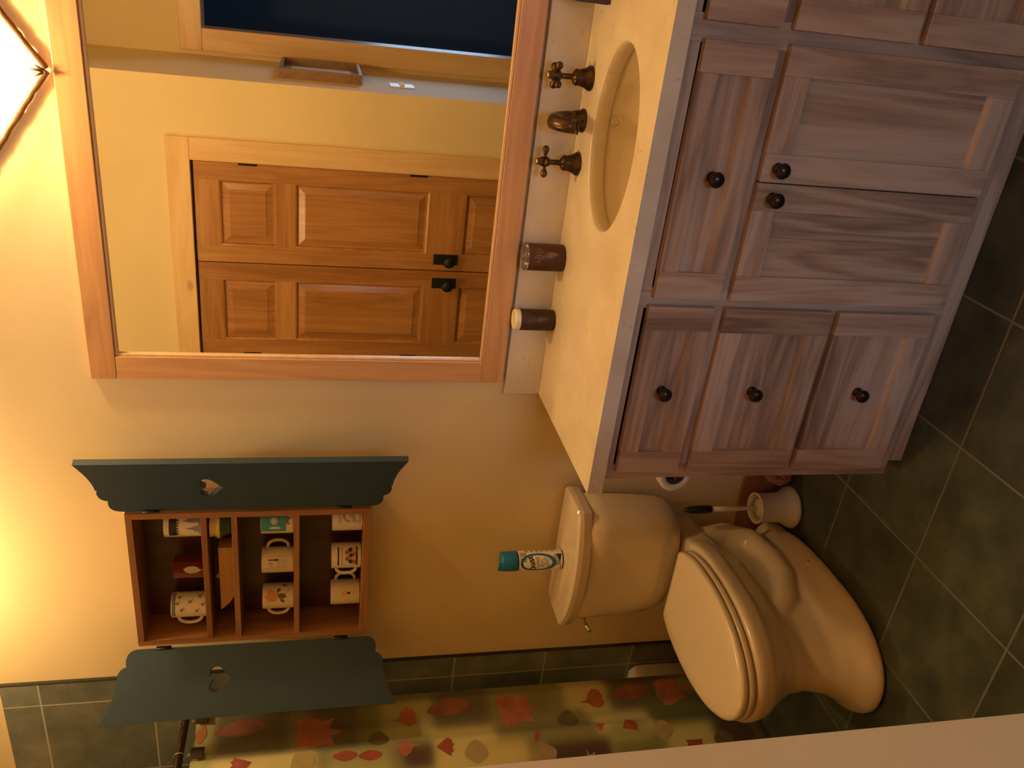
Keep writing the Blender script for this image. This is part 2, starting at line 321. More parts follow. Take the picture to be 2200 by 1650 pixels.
# ------------------------------------------------------------------ vanity
HT = .928; CT = .888
yF = -.545          # face frame
vt = empty('vanity_cabinet', (.9, -.27, 0), 'long pale hickory bathroom vanity cabinet with shaker doors and drawers under the stone counter', 'cabinet')
m_ = MB(); m_.box(.032, .050, yF+.02, -.002, .048, CT, 1); m_.box(XR-.02, XR-.002, yF+.02, -.002, .048, CT, 1); m_.box(.05, XR-.02, yF+.06, -.002, .048, .066, 0); m_.box(.05, XR-.02, -.012, -.002, .066, CT, 0)
m_.build('carcass', [HICKX, HICKZ], vt, bevel=.001)
m_ = MB()
for x0, x1 in ((.030, .072), (.508, .560), (1.095, 1.150), (1.60, XR-.003)): m_.box(x0, x1, yF, yF+.02, .045, CT, 1)
for x0, x1, zs in ((.072, .508, ((.862, CT), (.657, .690), (.348, .372), (.045, .085))), (.560, 1.095, ((.852, CT), (.655, .686), (.045, .090))), (1.150, 1.60, ((.862, CT), (.657, .690), (.348, .372), (.045, .085)))):
    for a, b_ in zs: m_.box(x0, x1, yF+.0004, yF+.0196, a, b_, 0)
m_.build('face_frame', [HICKX, HICKZ], vt, bevel=.0008)
MB().box(.070, XR-.003, yF+.004, yF+.018, 0, .046).build('plinth', HICKX, vt, bevel=.001)
def shaker(name, x0, x1, z0, z1, vertical, knob, label=None, stile=.058, rail=.052, nat=HICKX, nst=HICKZ):
    y1, y0 = yF - .001, yF - .020; mb = MB()
    mb.box(x0, x0+stile, y0, y1, z0, z1, 1); mb.box(x1-stile, x1, y0, y1, z0, z1, 1)
    mb.box(x0+stile, x1-stile, y0+.0003, y1, z1-rail, z1, 0); mb.box(x0+stile, x1-stile, y0+.0003, y1, z0, z0+rail, 0)
    # sloped lower inner lip catches the light
    mb.add([(x0+stile, y0+.001, z0+rail-.001), (x1-stile, y0+.001, z0+rail-.001), (x1-stile, y0+.0115, z0+rail+.006), (x0+stile, y0+.0115, z0+rail+.006)], [(0, 1, 2, 3)], 0)
    mb.box(x0+stile-.004, x1-stile+.004, y0+.0115, y0+.016, z0+rail-.004, z1-rail+.004, 1 if vertical else 0)
    o = mb.build(name, [nat, nst], vt, bevel=.0012)
    if label: o['label'] = label
    kx, kz = knob; yk = y0+.009 if not vertical else y0
    k = MB(); k.lathe([(.0005, .0), (.013, 0), (.013, .003), (.007, .006), (.0065, .014), (.010, .017), (.0165, .021), (.0180, .027), (.0150, .033), (.008, .0365), (.0005, .0375)], (kx, yk, kz), 28, 0, (0, -1, 0)); k.build('knob', KNOBM, o)
    return o
shaker('drawer', .060, .519, .688, .857, False, (.295, .786-.008), rail=.048, stile=.06)
shaker('drawer', .060, .519, .371, .660, False, (.295, .532), stile=.062, rail=.056)
shaker('drawer', .060, .519, .080, .352, False, (.295, .226), stile=.062, rail=.056)
shaker('drawer', .541, 1.103, .684, .850, False, (.825, .768), rail=.046, stile=.064)
shaker('door', .541, .8215, .078, .657, True, (.790, .617), stile=.062, rail=.060)
shaker('door', .8245, 1.110, .078, .657, True, (.856, .621), stile=.062, rail=.060)
shaker('drawer', 1.138, 1.612, .688, .857, False, (1.375, .778), rail=.048, stile=.06)
shaker('drawer', 1.138, 1.612, .371, .660, False, (1.375, .532), stile=.062, rail=.056)
shaker('drawer', 1.138, 1.612, .080, .352, False, (1.375, .226), stile=.062, rail=.056)

# countertop with an oval cut-out
SX, SY, RX, RY = .845, -.318, .220, .158
ct = empty('countertop', (.9, -.28, CT), 'cream fossil-flecked limestone countertop with an oval basin cut-out on the vanity', 'countertop')
m_ = MB(); n = 96; x0, x1, y0, y1 = 0.0, XR-.002, -.570, -.001
def rectpt(i):
    th = 2*PI*i/n; dx, dy = RX*math.cos(th), RY*math.sin(th); ts = []
    if dx > 1e-9: ts.append((x1-SX)/dx)
    if dx < -1e-9: ts.append((x0-SX)/dx)
    if dy > 1e-9: ts.append((y1-SY)/dy)
    if dy < -1e-9: ts.append((y0-SY)/dy)
    tt = min(ts); return [SX+dx*tt, SY+dy*tt]
rp = [rectpt(i) for i in range(n)]
for cx, cy in ((x0, y0), (x0, y1), (x1, y0), (x1, y1)):
    j = min(range(n), key=lambda i: (rp[i][0]-cx)**2 + (rp[i][1]-cy)**2); rp[j] = [cx, cy]
ip = [(SX+RX*math.cos(2*PI*i/n), SY+RY*math.sin(2*PI*i/n)) for i in range(n)]
L = lambda P, z: [(p[0], p[1], z) for p in P]
m_.loft([L(ip, CT), L(ip, HT-.004), L([(SX+(p[0]-SX)*1.018, SY+(p[1]-SY)*1.02) for p in ip], HT)], 0, (False, False), True)
m_.loft([L([(SX+(p[0]-SX)*1.018, SY+(p[1]-SY)*1.02) for p in ip], HT), L(rp, HT)], 0, (False, False), False)
m_.loft([L(rp, HT), L(rp, CT)], 0, (False, False), False); m_.loft([L(rp, CT), L(ip, CT)], 0, (False, False), False)
m_.build('slab', STONE, ct)
MB().box(0.0, XR-.002, -.021, -.001, HT, HT+.112).build('backsplash', STONE, ct, bevel=.0015)
sk = empty('undermount_sink', (SX, SY, .74), 'biscuit oval undermount basin set below the stone countertop', 'sink')
m_ = MB(); secs = []
for s_, z in ((1.10, CT-.001), (1.03, CT-.001), (1.03, .872), (1.005, .84), (.95, .80), (.84, .775), (.62, .758), (.35, .750), (.12, .747)): secs.append(ell(SX, SY, RX*s_, RY*s_, z, 64))
m_.loft(secs, 0, (False, True)); m_.build('basin', SINKM, sk)
m_ = MB(); m_.lathe([(.0005, .7515), (.018, .7515), (.022, .750), (.022, .747)], (SX, SY, 0), 24); m_.build('drain', BRONZE, sk)
m_ = MB(); oc = Vector((.862, SY+RY*1.012, .868))
for r0, r1, dy in ((.0145, .0125, 0),): m_.lathe([(.0145, 0), (.0145, .003), (.0115, .003), (.0115, 0)], (oc.x, oc.y, oc.z), 24, 0, (0, -1, .25))
m_.build('overflow_ring', SINKM, sk)

# faucet
def faucet_handle(x, y, rot, label):
    t = empty('cross_tap', (x, y, HT), label, 'tap', 'cross taps')
    m_ = MB(); m_.lathe([(.0005, 0), (.031, 0), (.032, .004), (.030, .009), (.027, .013), (.0235, .020), (.021, .030), (.020, .036), (.0215, .040), (.018, .046), (.011, .050), (.0075, .053), (.0068, .080)], (x, y, HT), 32)
    m_.build('base', BRONZE, t)
    m_ = MB(); m_.lathe([(.0068, .078), (.011, .082), (.0135, .088), (.0135, .100), (.011, .106), (.009, .109), (.009, .115), (.0005, .116)], (x, y, HT), 24)
    for k in range(4):
        a = rot + k*PI/2; d = Vector((math.cos(a), math.sin(a), 0)); o = Vector((x, y, HT+.093))
        m_.lathe([(.0045, .008), (.0045, .018), (.006, .021), (.0085, .026), (.0098, .031), (.0085, .037), (.0045, .041), (.0005, .042)], o, 16, 0, d)
    m_.build('cross_grip', BRONZE, t)
    m_ = MB(); m_.lathe([(.0005, .1175), (.0055, .117), (.0065, .1155)], (x, y, HT), 16); m_.build('cap', CHROME, t)
faucet_handle(.733, -.078, .15, 'bronze cross faucet handle on the side of the spout nearest the brown tumblers')
faucet_handle(.953, -.082, .95, 'bronze cross faucet handle on the side of the spout away from the brown tumblers')
t = empty('faucet_spout', (.845, -.072, HT), 'oil-rubbed bronze faucet spout arching over the oval basin between two cross handles', 'faucet')
m_ = MB(); X, Y = .845, -.070
m_.lathe([(.0005, 0), (.031, 0), (.031, .006), (.0265, .011), (.0250, .022), (.0235, .030)], (X, Y, HT), 32)
pts = [(X, Y, HT+.02), (X, Y-.004, HT+.045), (X, Y-.014, HT+.068), (X, Y-.032, HT+.086), (X, Y-.056, HT+.094), (X, Y-.080, HT+.088), (X, Y-.098, HT+.072), (X, Y-.106, HT+.050)]
m_.tube(pts, [.0235, .0225, .0215, .0205, .0195, .0185, .018, .0185], 24); m_.build('body', BRONZE, t)
m_ = MB(); m_.lathe([(.0195, 0), (.0195, .004), (.014, .0045)], (X, Y-.1062, HT+.047), 24, 0, (0, -.25, -1)); m_.build('aerator', BRONZE, t)
m_ = MB(); m_.tube([(X, Y+.012, HT+.02), (X, Y+.018, HT+.075)], .003, 10); m_.ball((X, Y+.018, HT+.078), .006, 12); m_.build('lift_rod', BRONZE, t)

# ------------------------------------------------------------------ cylindrical decals
def azim(x, y): return math.atan2(CAMLOC[1]-y, CAMLOC[0]-x)
def dec_poly(mb, pts, mapf, mi, flip=False):
    """a filled flat shape laid on a curved surface (fan of thin cells around its centre)"""
    c = (sum(p[0] for p in pts)/len(pts), sum(p[1] for p in pts)/len(pts)); n = len(pts); K = 3
    for k in range(K):
        a, b = k/K, (k+1)/K
        for i in range(n):
            p, q = pts[i], pts[(i+1) % n]; L_ = lambda P, t: (c[0]+(P[0]-c[0])*t, c[1]+(P[1]-c[1])*t)
            if k == 0: vs = [c, L_(p, b), L_(q, b)]
            else: vs = [L_(p, a), L_(p, b), L_(q, b), L_(q, a)]
            mb.add([mapf(*v) for v in vs], [tuple(range(len(vs)))], mi)
def dec_stroke(mb, pts, w, mapf, mi):
    for i in range(len(pts)-1):
        p, q = Vector(pts[i]), Vector(pts[i+1]); d = (q-p)
        if d.length < 1e-7: continue
        e = Vector((-d.y, d.x)).normalized(); w0 = w[i] if isinstance(w, list) else w; w1 = w[i+1] if isinstance(w, list) else w
        ext = d.normalized()*w0*.3
        mb.add([mapf(*(p-ext+e*w0/2)), mapf(*(q+ext+e*w1/2)), mapf(*(q+ext-e*w1/2)), mapf(*(p-ext-e*w0/2))], [(0, 1, 2, 3)], mi)
def dec_rect(mb, s0, s1, z0, z1, mapf, mi, n=10):
    for i in range(n):
        a, b = s0+(s1-s0)*i/n, s0+(s1-s0)*(i+1)/n
        mb.add([mapf(a, z0), mapf(b, z0), mapf(b, z1), mapf(a, z1)], [(0, 1, 2, 3)], mi)
def text_geo(txt, size):
    cu = bpy.data.curves.new('t', 'FONT'); cu.body = txt; cu.size = size; cu.align_x = 'CENTER'; cu.resolution_u = 3
    o = bpy.data.objects.new('t', cu); C.objects.link(o); bpy.context.view_layer.update()
    me = bpy.data.meshes.new_from_object(o.evaluated_get(bpy.context.evaluated_depsgraph_get()))
    vs = [tuple(v.co) for v in me.vertices]; fs = [tuple(p.vertices) for p in me.polygons]
    bpy.data.objects.remove(o); bpy.data.curves.remove(cu); bpy.data.meshes.remove(me); return vs, fs
def dec_text(mb, txt, size, s, z, mapf, mi, rot=0, bold=0):
    vs, fs = text_geo(txt, size); ca, sa = math.cos(rot), math.sin(rot)
    offs = [(0, 0)] if not bold else [(0, 0), (bold, 0), (0, bold), (-bold, 0)]
    for ox, oz in offs: mb.add([mapf(s+ox+v[0]*ca-v[1]*sa, z+oz+v[0]*sa+v[1]*ca) for v in vs], fs, mi)
def cyl(cx, cy, r, phi, z0, lift=.0005):
    return lambda s, z, l=lift: (cx+(r+l)*math.cos(phi+s/r), cy+(r+l)*math.sin(phi+s/r), z0+z)
def circ(cx, cy, r, n=18, ry=None, wav=0, k=5): return [(cx+r*(1+wav*math.cos(k*2*PI*i/n))*math.cos(2*PI*i/n), cy+(ry or r)*(1+wav*math.cos(k*2*PI*i/n))*math.sin(2*PI*i/n)) for i in range(n)]

# ------------------------------------------------------------------ tumblers
def antlers(mb, f, mi, k=1.0, dx=0, dz=0):
    T = lambda P: [(dx+k*p[0], dz+k*p[1]) for p in P]
    w = .0022*k
    for P in ([(0, .055), (-.006, .065), (-.012, .075), (-.018, .082), (-.020, .090)], [(-.010, .073), (-.006, .084), (-.008, .092)], [(-.004, .064), (.001, .078), (-.002, .088)],
              [(0, .055), (.006, .063), (.012, .070), (.017, .080), (.015, .090)], [(.010, .068), (.007, .080), (.009, .088)], [(-.014, .078), (-.022, .076), (-.026, .080)], [(.014, .074), (.020, .075), (.024, .082)]):
        dec_stroke(mb, T(P), w, f, mi)
    dec_poly(mb, T([(0, .058), (.005, .052), (.011, .054), (.010, .048), (.012, .038), (.010, .026), (.006, .020), (.001, .024), (-.001, .036), (-.006, .040), (-.005, .050)]), f, mi)
cx, cy, r = .462, -.0635, .0385; z0 = HT
t = empty('tumbler', (cx, cy, z0), 'dark brown leather-look tumbler with antlered deer emblem and clear glass-like top on the counter', 'cup')
m_ = MB(); m_.lathe([(.0005, 0), (r-.002, 0), (r, .003), (r, .106), (r-.003, .108), (r-.004, .100)], (cx, cy, z0), 40, 0)
antlers(m_, cyl(cx, cy, r, azim(cx, cy), z0), 1, .95, .004, .004); m_.build('body', [LEATH, ANT], t)
m_ = MB(); m_.lathe([(r-.003, .104), (r+.0005, .107), (r+.001, .113), (r-.003, .117), (r-.010, .118), (r-.013, .112), (.012, .111), (.010, .121), (.0005, .123)], (cx, cy, z0), 40); m_.build('clear_rim', CLEAR, t)
m_ = MB(); m_.lathe([(.0005, .104), (r-.005, .104)], (cx, cy, z0), 30)
for k in range(5): a = k*2*PI/5+.3; m_.lathe([(.0005, .108), (.006, .108), (.0062, .104)], (cx+.021*math.cos(a), cy+.021*math.sin(a), z0), 12, 1)
m_.build('inner_plate', [LEATH2, CHROME], t)
cx, cy, r = .268, -.060, .0315
t = empty('lidded_jar', (cx, cy, z0), 'slim black-brown jar with a cream lid and faint antler emblem near the counter end', 'jar')
m_ = MB(); m_.lathe([(.0005, 0), (r-.002, 0), (r, .003), (r, .102), (r-.002, .104), (.0005, .104)], (cx, cy, z0), 40, 0); antlers(m_, cyl(cx, cy, r, azim(cx, cy), z0), 1, .9, -.002, .006); m_.build('body', [LEATH2, ANT2], t)
m_ = MB(); m_.lathe([(r-.002, .103), (r-.001, .105), (r-.001, .118), (r-.003, .121), (r-.008, .1215), (r-.009, .1205), (.0005, .1205)], (cx, cy, z0), 40); m_.build('lid', CREAM, t)
# dark box at the far end of the counter
t = empty('wooden_tray', (1.22, -.11, HT), 'dark wooden box just inside the picture edge on the counter', 'box')
m_ = MB(); m_.box(1.131, 1.30, -.150, -.030, HT, HT+.008); m_.box(1.131, 1.137, -.150, -.030, HT+.008, HT+.085); m_.box(1.294, 1.30, -.150, -.030, HT+.008, HT+.085); m_.box(1.137, 1.294, -.150, -.144, HT+.008, HT+.085); m_.box(1.137, 1.294, -.036, -.030, HT+.008, HT+.085)
m_.build('tray_box', mat('espresso_wood', (.05, .022, .012), .45), t, bevel=.001)
m_ = MB(); 
for i in range(14):
    m_.box(1.142+.010*i, 1.149+.010*i, -.140, -.040, HT+.009, HT+.125-.002*(i % 3))
m_.build('folded_napkins', mat('white_paper', (.85, .80, .72), .8), t)

# ------------------------------------------------------------------ sconce above the mirror
MICA = mat('glowing_mica_shade', (.85, .62, .35), .6, emit=(1.0, .66, .32), es=3.2)
def semi(m):     # mica lets part of the bulb straight through
    out = m.node_tree.nodes['Material Output']; b = m.node_tree.nodes['Principled BSDF']; t_ = nn(m, 'ShaderNodeBsdfTransparent'); t_.inputs[0].default_value = (1, .93, .80, 1)
    mx = nn(m, 'ShaderNodeMixShader'); mx.inputs[0].default_value = .55; lk(m, b.outputs[0], mx.inputs[1]); lk(m, t_.outputs[0], mx.inputs[2]); lk(m, mx.outputs[0], out.inputs['Surface'])
semi(MICA)
BARK = mottled('dark_lacing_bark', (.10, .045, .015), (.20, .09, .03), 40, .8)
t = empty('wall_sconce', (.848, 0, 2.235), 'glowing V-shaped wall sconce shade with rough brown laced edges above the mirror', 'lamp')
AP = Vector((.848, -.030, 2.232)); secs = []; n = 24
def srim(k, i):       # k 0..1 up the shade, i 0..n round the half cone
    a = PI*i/n; wx, dz, dy = .36*k, .245*k**.97, .17*k**.8
    x = AP.x - wx*math.cos(a); y = AP.y + .026 - .004 - dy*math.sin(a); z = AP.z + dz + .02*math.sin(a)*k
    return (x, y, z)
for k in range(11): secs.append([srim(max(k/10, .01), i) for i in range(n+1)])
m_ = MB(); m_.loft(secs, 0, (False, False), True, closed=False); m_.build('shade', MICA, t)
for sg, ii in ((0, 0), (1, n)):
    pts = []
    for k in range(41): p = Vector(srim(max(k/40, .01), ii)); pts.append(p + Vector((0, -.004, 0)) + Vector((random.uniform(-1, 1), random.uniform(-1, 1), random.uniform(-1, 1)))*.0012)
    MB().tube(pts, [.007+.002*random.random() for _ in pts], 8).build('laced_edge', BARK, t)
pts = [srim(1, i) for i in range(n+1)]; MB().tube(pts, .005, 8).build('top_hoop', BARK, t)
m_ = MB()
for dx, dz in ((-.012, .020), (.004, .028), (.014, .018), (-.004, -.004)): m_.tube([AP+Vector((0, -.004, 0)), AP+Vector((dx*.6, -.012, dz*.6)), AP+Vector((dx, -.014, dz))], [.004, .003, .0008], 6)
m_.build('lacing_knot', BARK, t)
m_ = MB(); m_.lathe([(.0005, 0), (.05, 0), (.05, .012), (.02, .02), (.018, .06), (.0005, .062)], (.848, 0, 2.42), 24, 0, (0, -1, 0)); m_.build('back_plate', BRONZE, t)

t = empty('ceiling_light', (-.62, -.24, H), 'small bronze ceiling lamp over the toilet, above the picture', 'lamp')
m_ = MB(); m_.lathe([(.0005, 0), (.065, 0), (.065, -.012), (.03, -.025), (.02, -.06), (.0005, -.06)], (-.62, -.24, H), 32); m_.build('canopy', BRONZE, t)
m_ = MB(); m_.lathe([(.02, -.055), (.06, -.06), (.10, -.085)], (-.62, -.24, H), 32); m_.build('shade', mat('frosted_shade', (.8, .7, .5), .6), t, solid=.003)

# ------------------------------------------------------------------ hutch shelf with open shutters
X0, X1, Z0, Z1, YS = -.852, -.345, 1.440, 2.146, -.130
hut = empty('wall_shelf', ((X0+X1)/2, 0, Z0), 'reddish wooden wall shelf of mugs with two open dark teal heart-cut shutters', 'shelf')
th = .019
m_ = MB(); m_.box(X0, X0+th, YS, 0-.001, Z0, Z1, 1); m_.box(X1-th, X1, YS, -.001, Z0, Z1, 1); m_.box(X0+th, X1-th, YS, -.001, Z1-th, Z1, 0); m_.box(X0+th, X1-th, YS, -.001, Z0, Z0+.022, 0)
m_.build('case', [CEDX, CEDZ], hut, bevel=.001)
MB().box(X0+th, X1-th, -.008, -.002, Z0+.022, Z1-th).build('back_panel', wood('shaded_back_board', [(.1, (.045, .016, .007)), (.9, (.10, .038, .016))], 'z'), hut)  # shade inside the case is put into this darker board colour
SHZ = [(1.923, 1.940), (1.836, 1.853), (1.655, 1.672)]
for a, b_ in SHZ: MB().box(X0+th, X1-th, YS+.001, -.008, a, b_).build('shelf_board', CEDX, hut, bevel=.001)
import bmesh
def shutter(hx, hy, ox, oy):
    W = .218; d = Vector((ox-hx, oy-hy, 0)).normalized(); nrm = Vector((d.y, -d.x, 0))
    dz_ = [(0, .0), (.001, .012), (.006, .024), (.015, .032), (.028, .036), (.044, .036), (.052, .034), (.054, .041), (.060, .050), (.070, .056), (.082, .0585), (.094, .058), (.102, .0555), (.104, .060), (.120, .061), (.140, .065), (.160, .071), (.180, .079), (.200, .089), (W, .098)]
    top = [(s_, 2.146+k_) for s_, k_ in dz_]; bot = [(s_, 1.443-k_) for s_, k_ in dz_]
    out = top + bot[::-1]
    heart = []
    for i in range(40):
        a = 2*PI*i/40; hx_ = 16*math.sin(a)**3; hz = 13*math.cos(a)-5*math.cos(2*a)-2*math.cos(3*a)-math.cos(4*a)
        heart.append((.106+hx_*.0026, 1.902+hz*.0024))
    bm = bmesh.new(); P = lambda s, z: Vector((hx, hy, 0))+d*s+Vector((0, 0, z))
    e = []
    for loop in (out, heart):
        vs = [bm.verts.new(P(*p)) for p in loop]
        for i in range(len(vs)): e.append(bm.edges.new((vs[i], vs[(i+1) % len(vs)])))
    bmesh.ops.triangle_fill(bm, edges=e, use_beauty=True)
    # drop faces inside the heart
    def inside(s, z, poly):
        c = False; j = len(poly)-1
        for i in range(len(poly)):
            if (poly[i][1] > z) != (poly[j][1] > z) and s < (poly[j][0]-poly[i][0])*(z-poly[i][1])/(poly[j][1]-poly[i][1])+poly[i][0]: c = not c
            j = i
        return c
    kill = []
    for f in bm.faces:
        cc = f.calc_center_median(); s = (cc-Vector((hx, hy, 0))).dot(d)
        if inside(s, cc.z, heart): kill.append(f)
    bmesh.ops.delete(bm, geom=kill, context='FACES_ONLY')
    r = bmesh.ops.extrude_face_region(bm, geom=bm.faces[:]); vv = [g for g in r['geom'] if isinstance(g, bmesh.types.BMVert)]
    bmesh.ops.translate(bm, verts=vv, vec=nrm*.020*(1 if hx > -.5 else -1)*-1)
    bmesh.ops.recalc_face_normals(bm, faces=bm.faces)
    bb = BASE[hut.name]; bmesh.ops.translate(bm, verts=bm.verts, vec=-bb)
    me = bpy.data.meshes.new('shutter'); bm.to_mesh(me); bm.free(); me.materials.append(SHUT)
    o = bpy.data.objects.new('shutter', me); C.objects.link(o); o.parent = hut; BASE[o.name] = bb
    md = o.modifiers.new('b', 'BEVEL'); md.width = .0015; md.segments = 2; md.limit_method = 'ANGLE'
    for z in (1.50, 2.05):
        s = MB(); s.lathe([(.0001, 0), (.004, 0), (.004, .045), (.0001, .045)], (hx, hy-.002, z), 10); s.box(min(hx, hx+.0), hx+.006, hy+.0, hy+.003, z, z+.045); s.build('hinge', BLACK, o)
    return o
shutter(-.336, -.128, -.130, -.200); shutter(-.866, -.128, -1.006, -.292)

# ------------------------------------------------------------------ mugs
def mug(x, y, z, r, h, ha, label, m0, decf=None, extra=(), rimm=None, cat='mug', taper=0, name='mug', hr=.026):
    t = empty(name, (x, y, z), label, cat, 'mugs on the wall shelf')
    m_ = MB(); R = lambda k: r*(1-taper*(1-k))
    m_.lathe([(.0005, .002), (R(0)-.004, .002), (R(0)-.003, 0), (R(0)-.0015, 0), (R(0), .004), (R(.5), h*.5), (R(1), h-.002), (R(1)-.0015, h), (R(1)-.003, h-.002), (R(.5)-.0035, h*.5), (R(0)-.004, .006), (.0005, .006)], (x, y, z), 40, 0)
    mats = [m0]
    if decf:
        f = cyl(x, y, r, azim(x, y)+.0, z); decf(m_, f); mats += list(extra)
    m_.build('body', mats, t)
    if ha is not None:
        d = Vector((math.cos(ha), math.sin(ha), 0)); c = Vector((x, y, z+h*.5)); pts = []
        for k in range(17):
            a = -PI*.5 + PI*k/16; pts.append(c + d*(r-.003+hr*math.cos(a)**.7 if math.cos(a) > 1e-6 else r-.003) + Vector((0, 0, h*.33*math.sin(a))))
        MB().tube(pts, [.0055]*17, 10).build('handle', m0, t)
    return t
zs = [1.941, 1.854, 1.673, 1.463]
RT = math.radians
# top shelf
def d_castle(m, f):
    h = .095; dec_rect(m, -.045, .045, .070, .092, f, 1, 16)
    for k in range(-5, 6): dec_rect(m, k*.008-.002, k*.008+.002, .064, .070, f, 1, 1)
    dec_rect(m, -.028, -.010, .004, .020, f, 2, 4); dec_rect(m, .0, .022, .006, .034, f, 2, 4)
    dec_poly(m, [(-.024, .018), (-.012, .018), (-.018, .048)], f, 2); dec_poly(m, [(.0, .03), (.012, .03), (.006, .055)], f, 2); dec_poly(m, circ(.018, .036, .008), f, 2); dec_rect(m, -.034, .03, .003, .009, f, 2, 8)
mug(-.425, -.068, zs[0], .041, .108, None, 'white mug with black rim band and blue-grey spired building on the top shelf', MUG, d_castle, (INK, BLUEINK))
def d_flor(m, f):
    dec_rect(m, -.045, .045, .094, .104, f, 1, 16)
    for s, z in ((-.024, .030), (-.020, .075), (.006, .050), (.022, .082), (.024, .022), (-.004, .012), (.002, .088)):
        
        for k in range(4): dec_poly(m, circ(s+.0035*math.cos(k*1.57+s*90), z+.0035*math.sin(k*1.57+s*90), .0024, 8), f, 2 if k % 2 else 1)
        dec_stroke(m, [(s, z-.003), (s+.004, z-.008), (s+.003, z-.012)], .0009, f, 3); dec_poly(m, [(s+.004, z-.007), (s+.010, z-.008), (s+.007, z-.004)], f, 3)
mug(-.745, -.065, zs[0], .040, .108, RT(-165), 'white mug scattered with dark sprigs, handle to the left, on the top shelf', MUG, d_flor, (BLUEINK, INK, GREEN))
t = empty('glass_votive', (-.588, -.07, zs[0]), 'square dark red glass votive with a silver leaf on the top shelf between two mugs', 'candle holder')
m_ = MB(); r = .026; rot = RT(8)
def rb(x, y, z): ca, sa = math.cos(rot), math.sin(rot); return (-.588+x*ca-y*sa, -.07+x*sa+y*ca, zs[0]+z)
for a in ((-r, r, -r, r, 0, .012), (-r, -r+.004, -r, r, .012, .092), (r-.004, r, -r, r, .012, .092), (-r+.004, r-.004, -r, -r+.004, .012, .092), (-r+.004, r-.004, r-.004, r, .012, .092)): m_.box(*a, fn=rb)
m_.build('body', REDGL, t, bevel=.001)
m_ = MB(); f = lambda s, z: rb(s, -r-.0008, z); dec_poly(m_, [(-.002, .010), (.010, .020), (.015, .034), (.012, .052), (.004, .062), (-.006, .056), (-.012, .042), (-.010, .026)], f, 0); dec_stroke(m_, [(0, .012), (.002, .004)], .002, f, 0); m_.build('leaf_emblem', LEAFS, t)
# second shelf
t = empty('glazed_bowl', (-.420, -.068, zs[1]), 'small yellow bowl with a dark green glazed foot on the second shelf', 'bowl', )
m_ = MB(); m_.lathe([(.0005, 0), (.036, 0), (.038, .006), (.046, .026), (.050, .034)], (-.422, -.070, zs[1]), 40, 1); m_.lathe([(.050, .034), (.052, .040), (.047, .046), (.044, .052), (.046, .062), (.047, .064), (.044, .064), (.041, .054), (.043, .040), (.03, .02), (.0005, .012)], (-.422, -.070, zs[1]), 40, 0); m_.build('body', [YELG, GRNG], t)
t = empty('wooden_carving', (-.64, -.07, zs[1]), 'flat pointed wooden boat-like carving lying on the second shelf', 'carving')
prof = [(-.745, .044), (-.735, .032), (-.715, .014), (-.695, .004), (-.68, 0), (-.50, 0), (-.50, .044)]
m_ = MB(); A = [(p[0], -.100, zs[1]+p[1]) for p in prof]; B = [(p[0], -.045, zs[1]+p[1]) for p in prof]; m_.loft([A, B], 0, (True, True), False)
P2 = [(-.640, .0435), (-.628, .060), (-.610, .0435)]; m_.loft([[(p[0], -.078, zs[1]+p[1]) for p in P2], [(p[0], -.066, zs[1]+p[1]) for p in P2]], 0, (True, True), False); m_.build('body', CARVE, t, bevel=.0015)
# third shelf
def d_sea(m, f):
    dec_rect(m, -.040, .042, .022, .096, f, 1, 16); dec_poly(m, [(-.015, .012), (.005, .008), (.03, .012), (.040, .04), (.038, .07), (.022, .074), (.010, .05), (-.012, .03)], f, 2)
    dec_poly(m, circ(-.004, .058, .011, 14), f, 3); dec_poly(m, circ(-.026, .055, .005, 12, ry=.018), f, 3)
mug(-.423, -.068, zs[2], .041, .098, None, 'blue sea-scene mug with a brown and white animal picture on the third shelf', MUG, d_sea, (TEALG, PENG, MUG))
def d_doc(m, f):
    fr = [(-.030, .014), (.010, .014), (.010, .086), (-.030, .086), (-.030, .014)]
    dec_stroke(m, fr, .0012, f, 1); fr = [(-.027, .017), (.007, .017), (.007, .083), (-.027, .083), (-.027, .017)]; dec_stroke(m, fr, .0008, f, 1)
    for k in range(5): dec_rect(m, -.024, .003-.003*(k % 2), .022+.0065*k, .0245+.0065*k, f, 1, 5)
    dec_rect(m, -.022, -.008, .064, .076, f, 2, 3); dec_rect(m, -.004, -.0005, .045, .072, f, 3, 1); dec_poly(m, circ(-.002, .075, .0025, 10), f, 3); dec_rect(m, -.006, .002, .050, .056, f, 3, 1)
mug(-.575, -.070, zs[2], .041, .098, RT(22), 'ivory mug with framed text panel, handle right, middle of the third shelf', MUG2, d_doc, (GREYG, GREYG, INK))
def d_rose(m, f):
    for s, z, r_ in ((.0, .062, .013), (-.010, .074, .011), (.010, .074, .010), (-.004, .082, .008), (-.014, .060, .008)): dec_poly(m, circ(s, z, r_, 20, wav=.18, k=5), f, 1)
    dec_poly(m, [(-.006, .052), (.006, .046), (.004, .030), (-.006, .022), (-.012, .034)], f, 2); dec_poly(m, [(.006, .052), (.018, .054), (.024, .044), (.014, .040)], f, 2); dec_poly(m, [(-.010, .046), (-.022, .040), (-.026, .028), (-.014, .032)], f, 2)
    dec_stroke(m, [(.002, .05), (.004, .026), (.016, .016), (.030, .022)], .0015, f, 2)
    dec_poly(m, [(.028, .03), (.036, .04), (.040, .03), (.034, .02)], f, 2)
mug(-.722, -.070, zs[2], .041, .098, RT(-168), 'ivory mug with pink rose and green leaves on the third shelf', MUG2, d_rose, (PINK, GREEN))
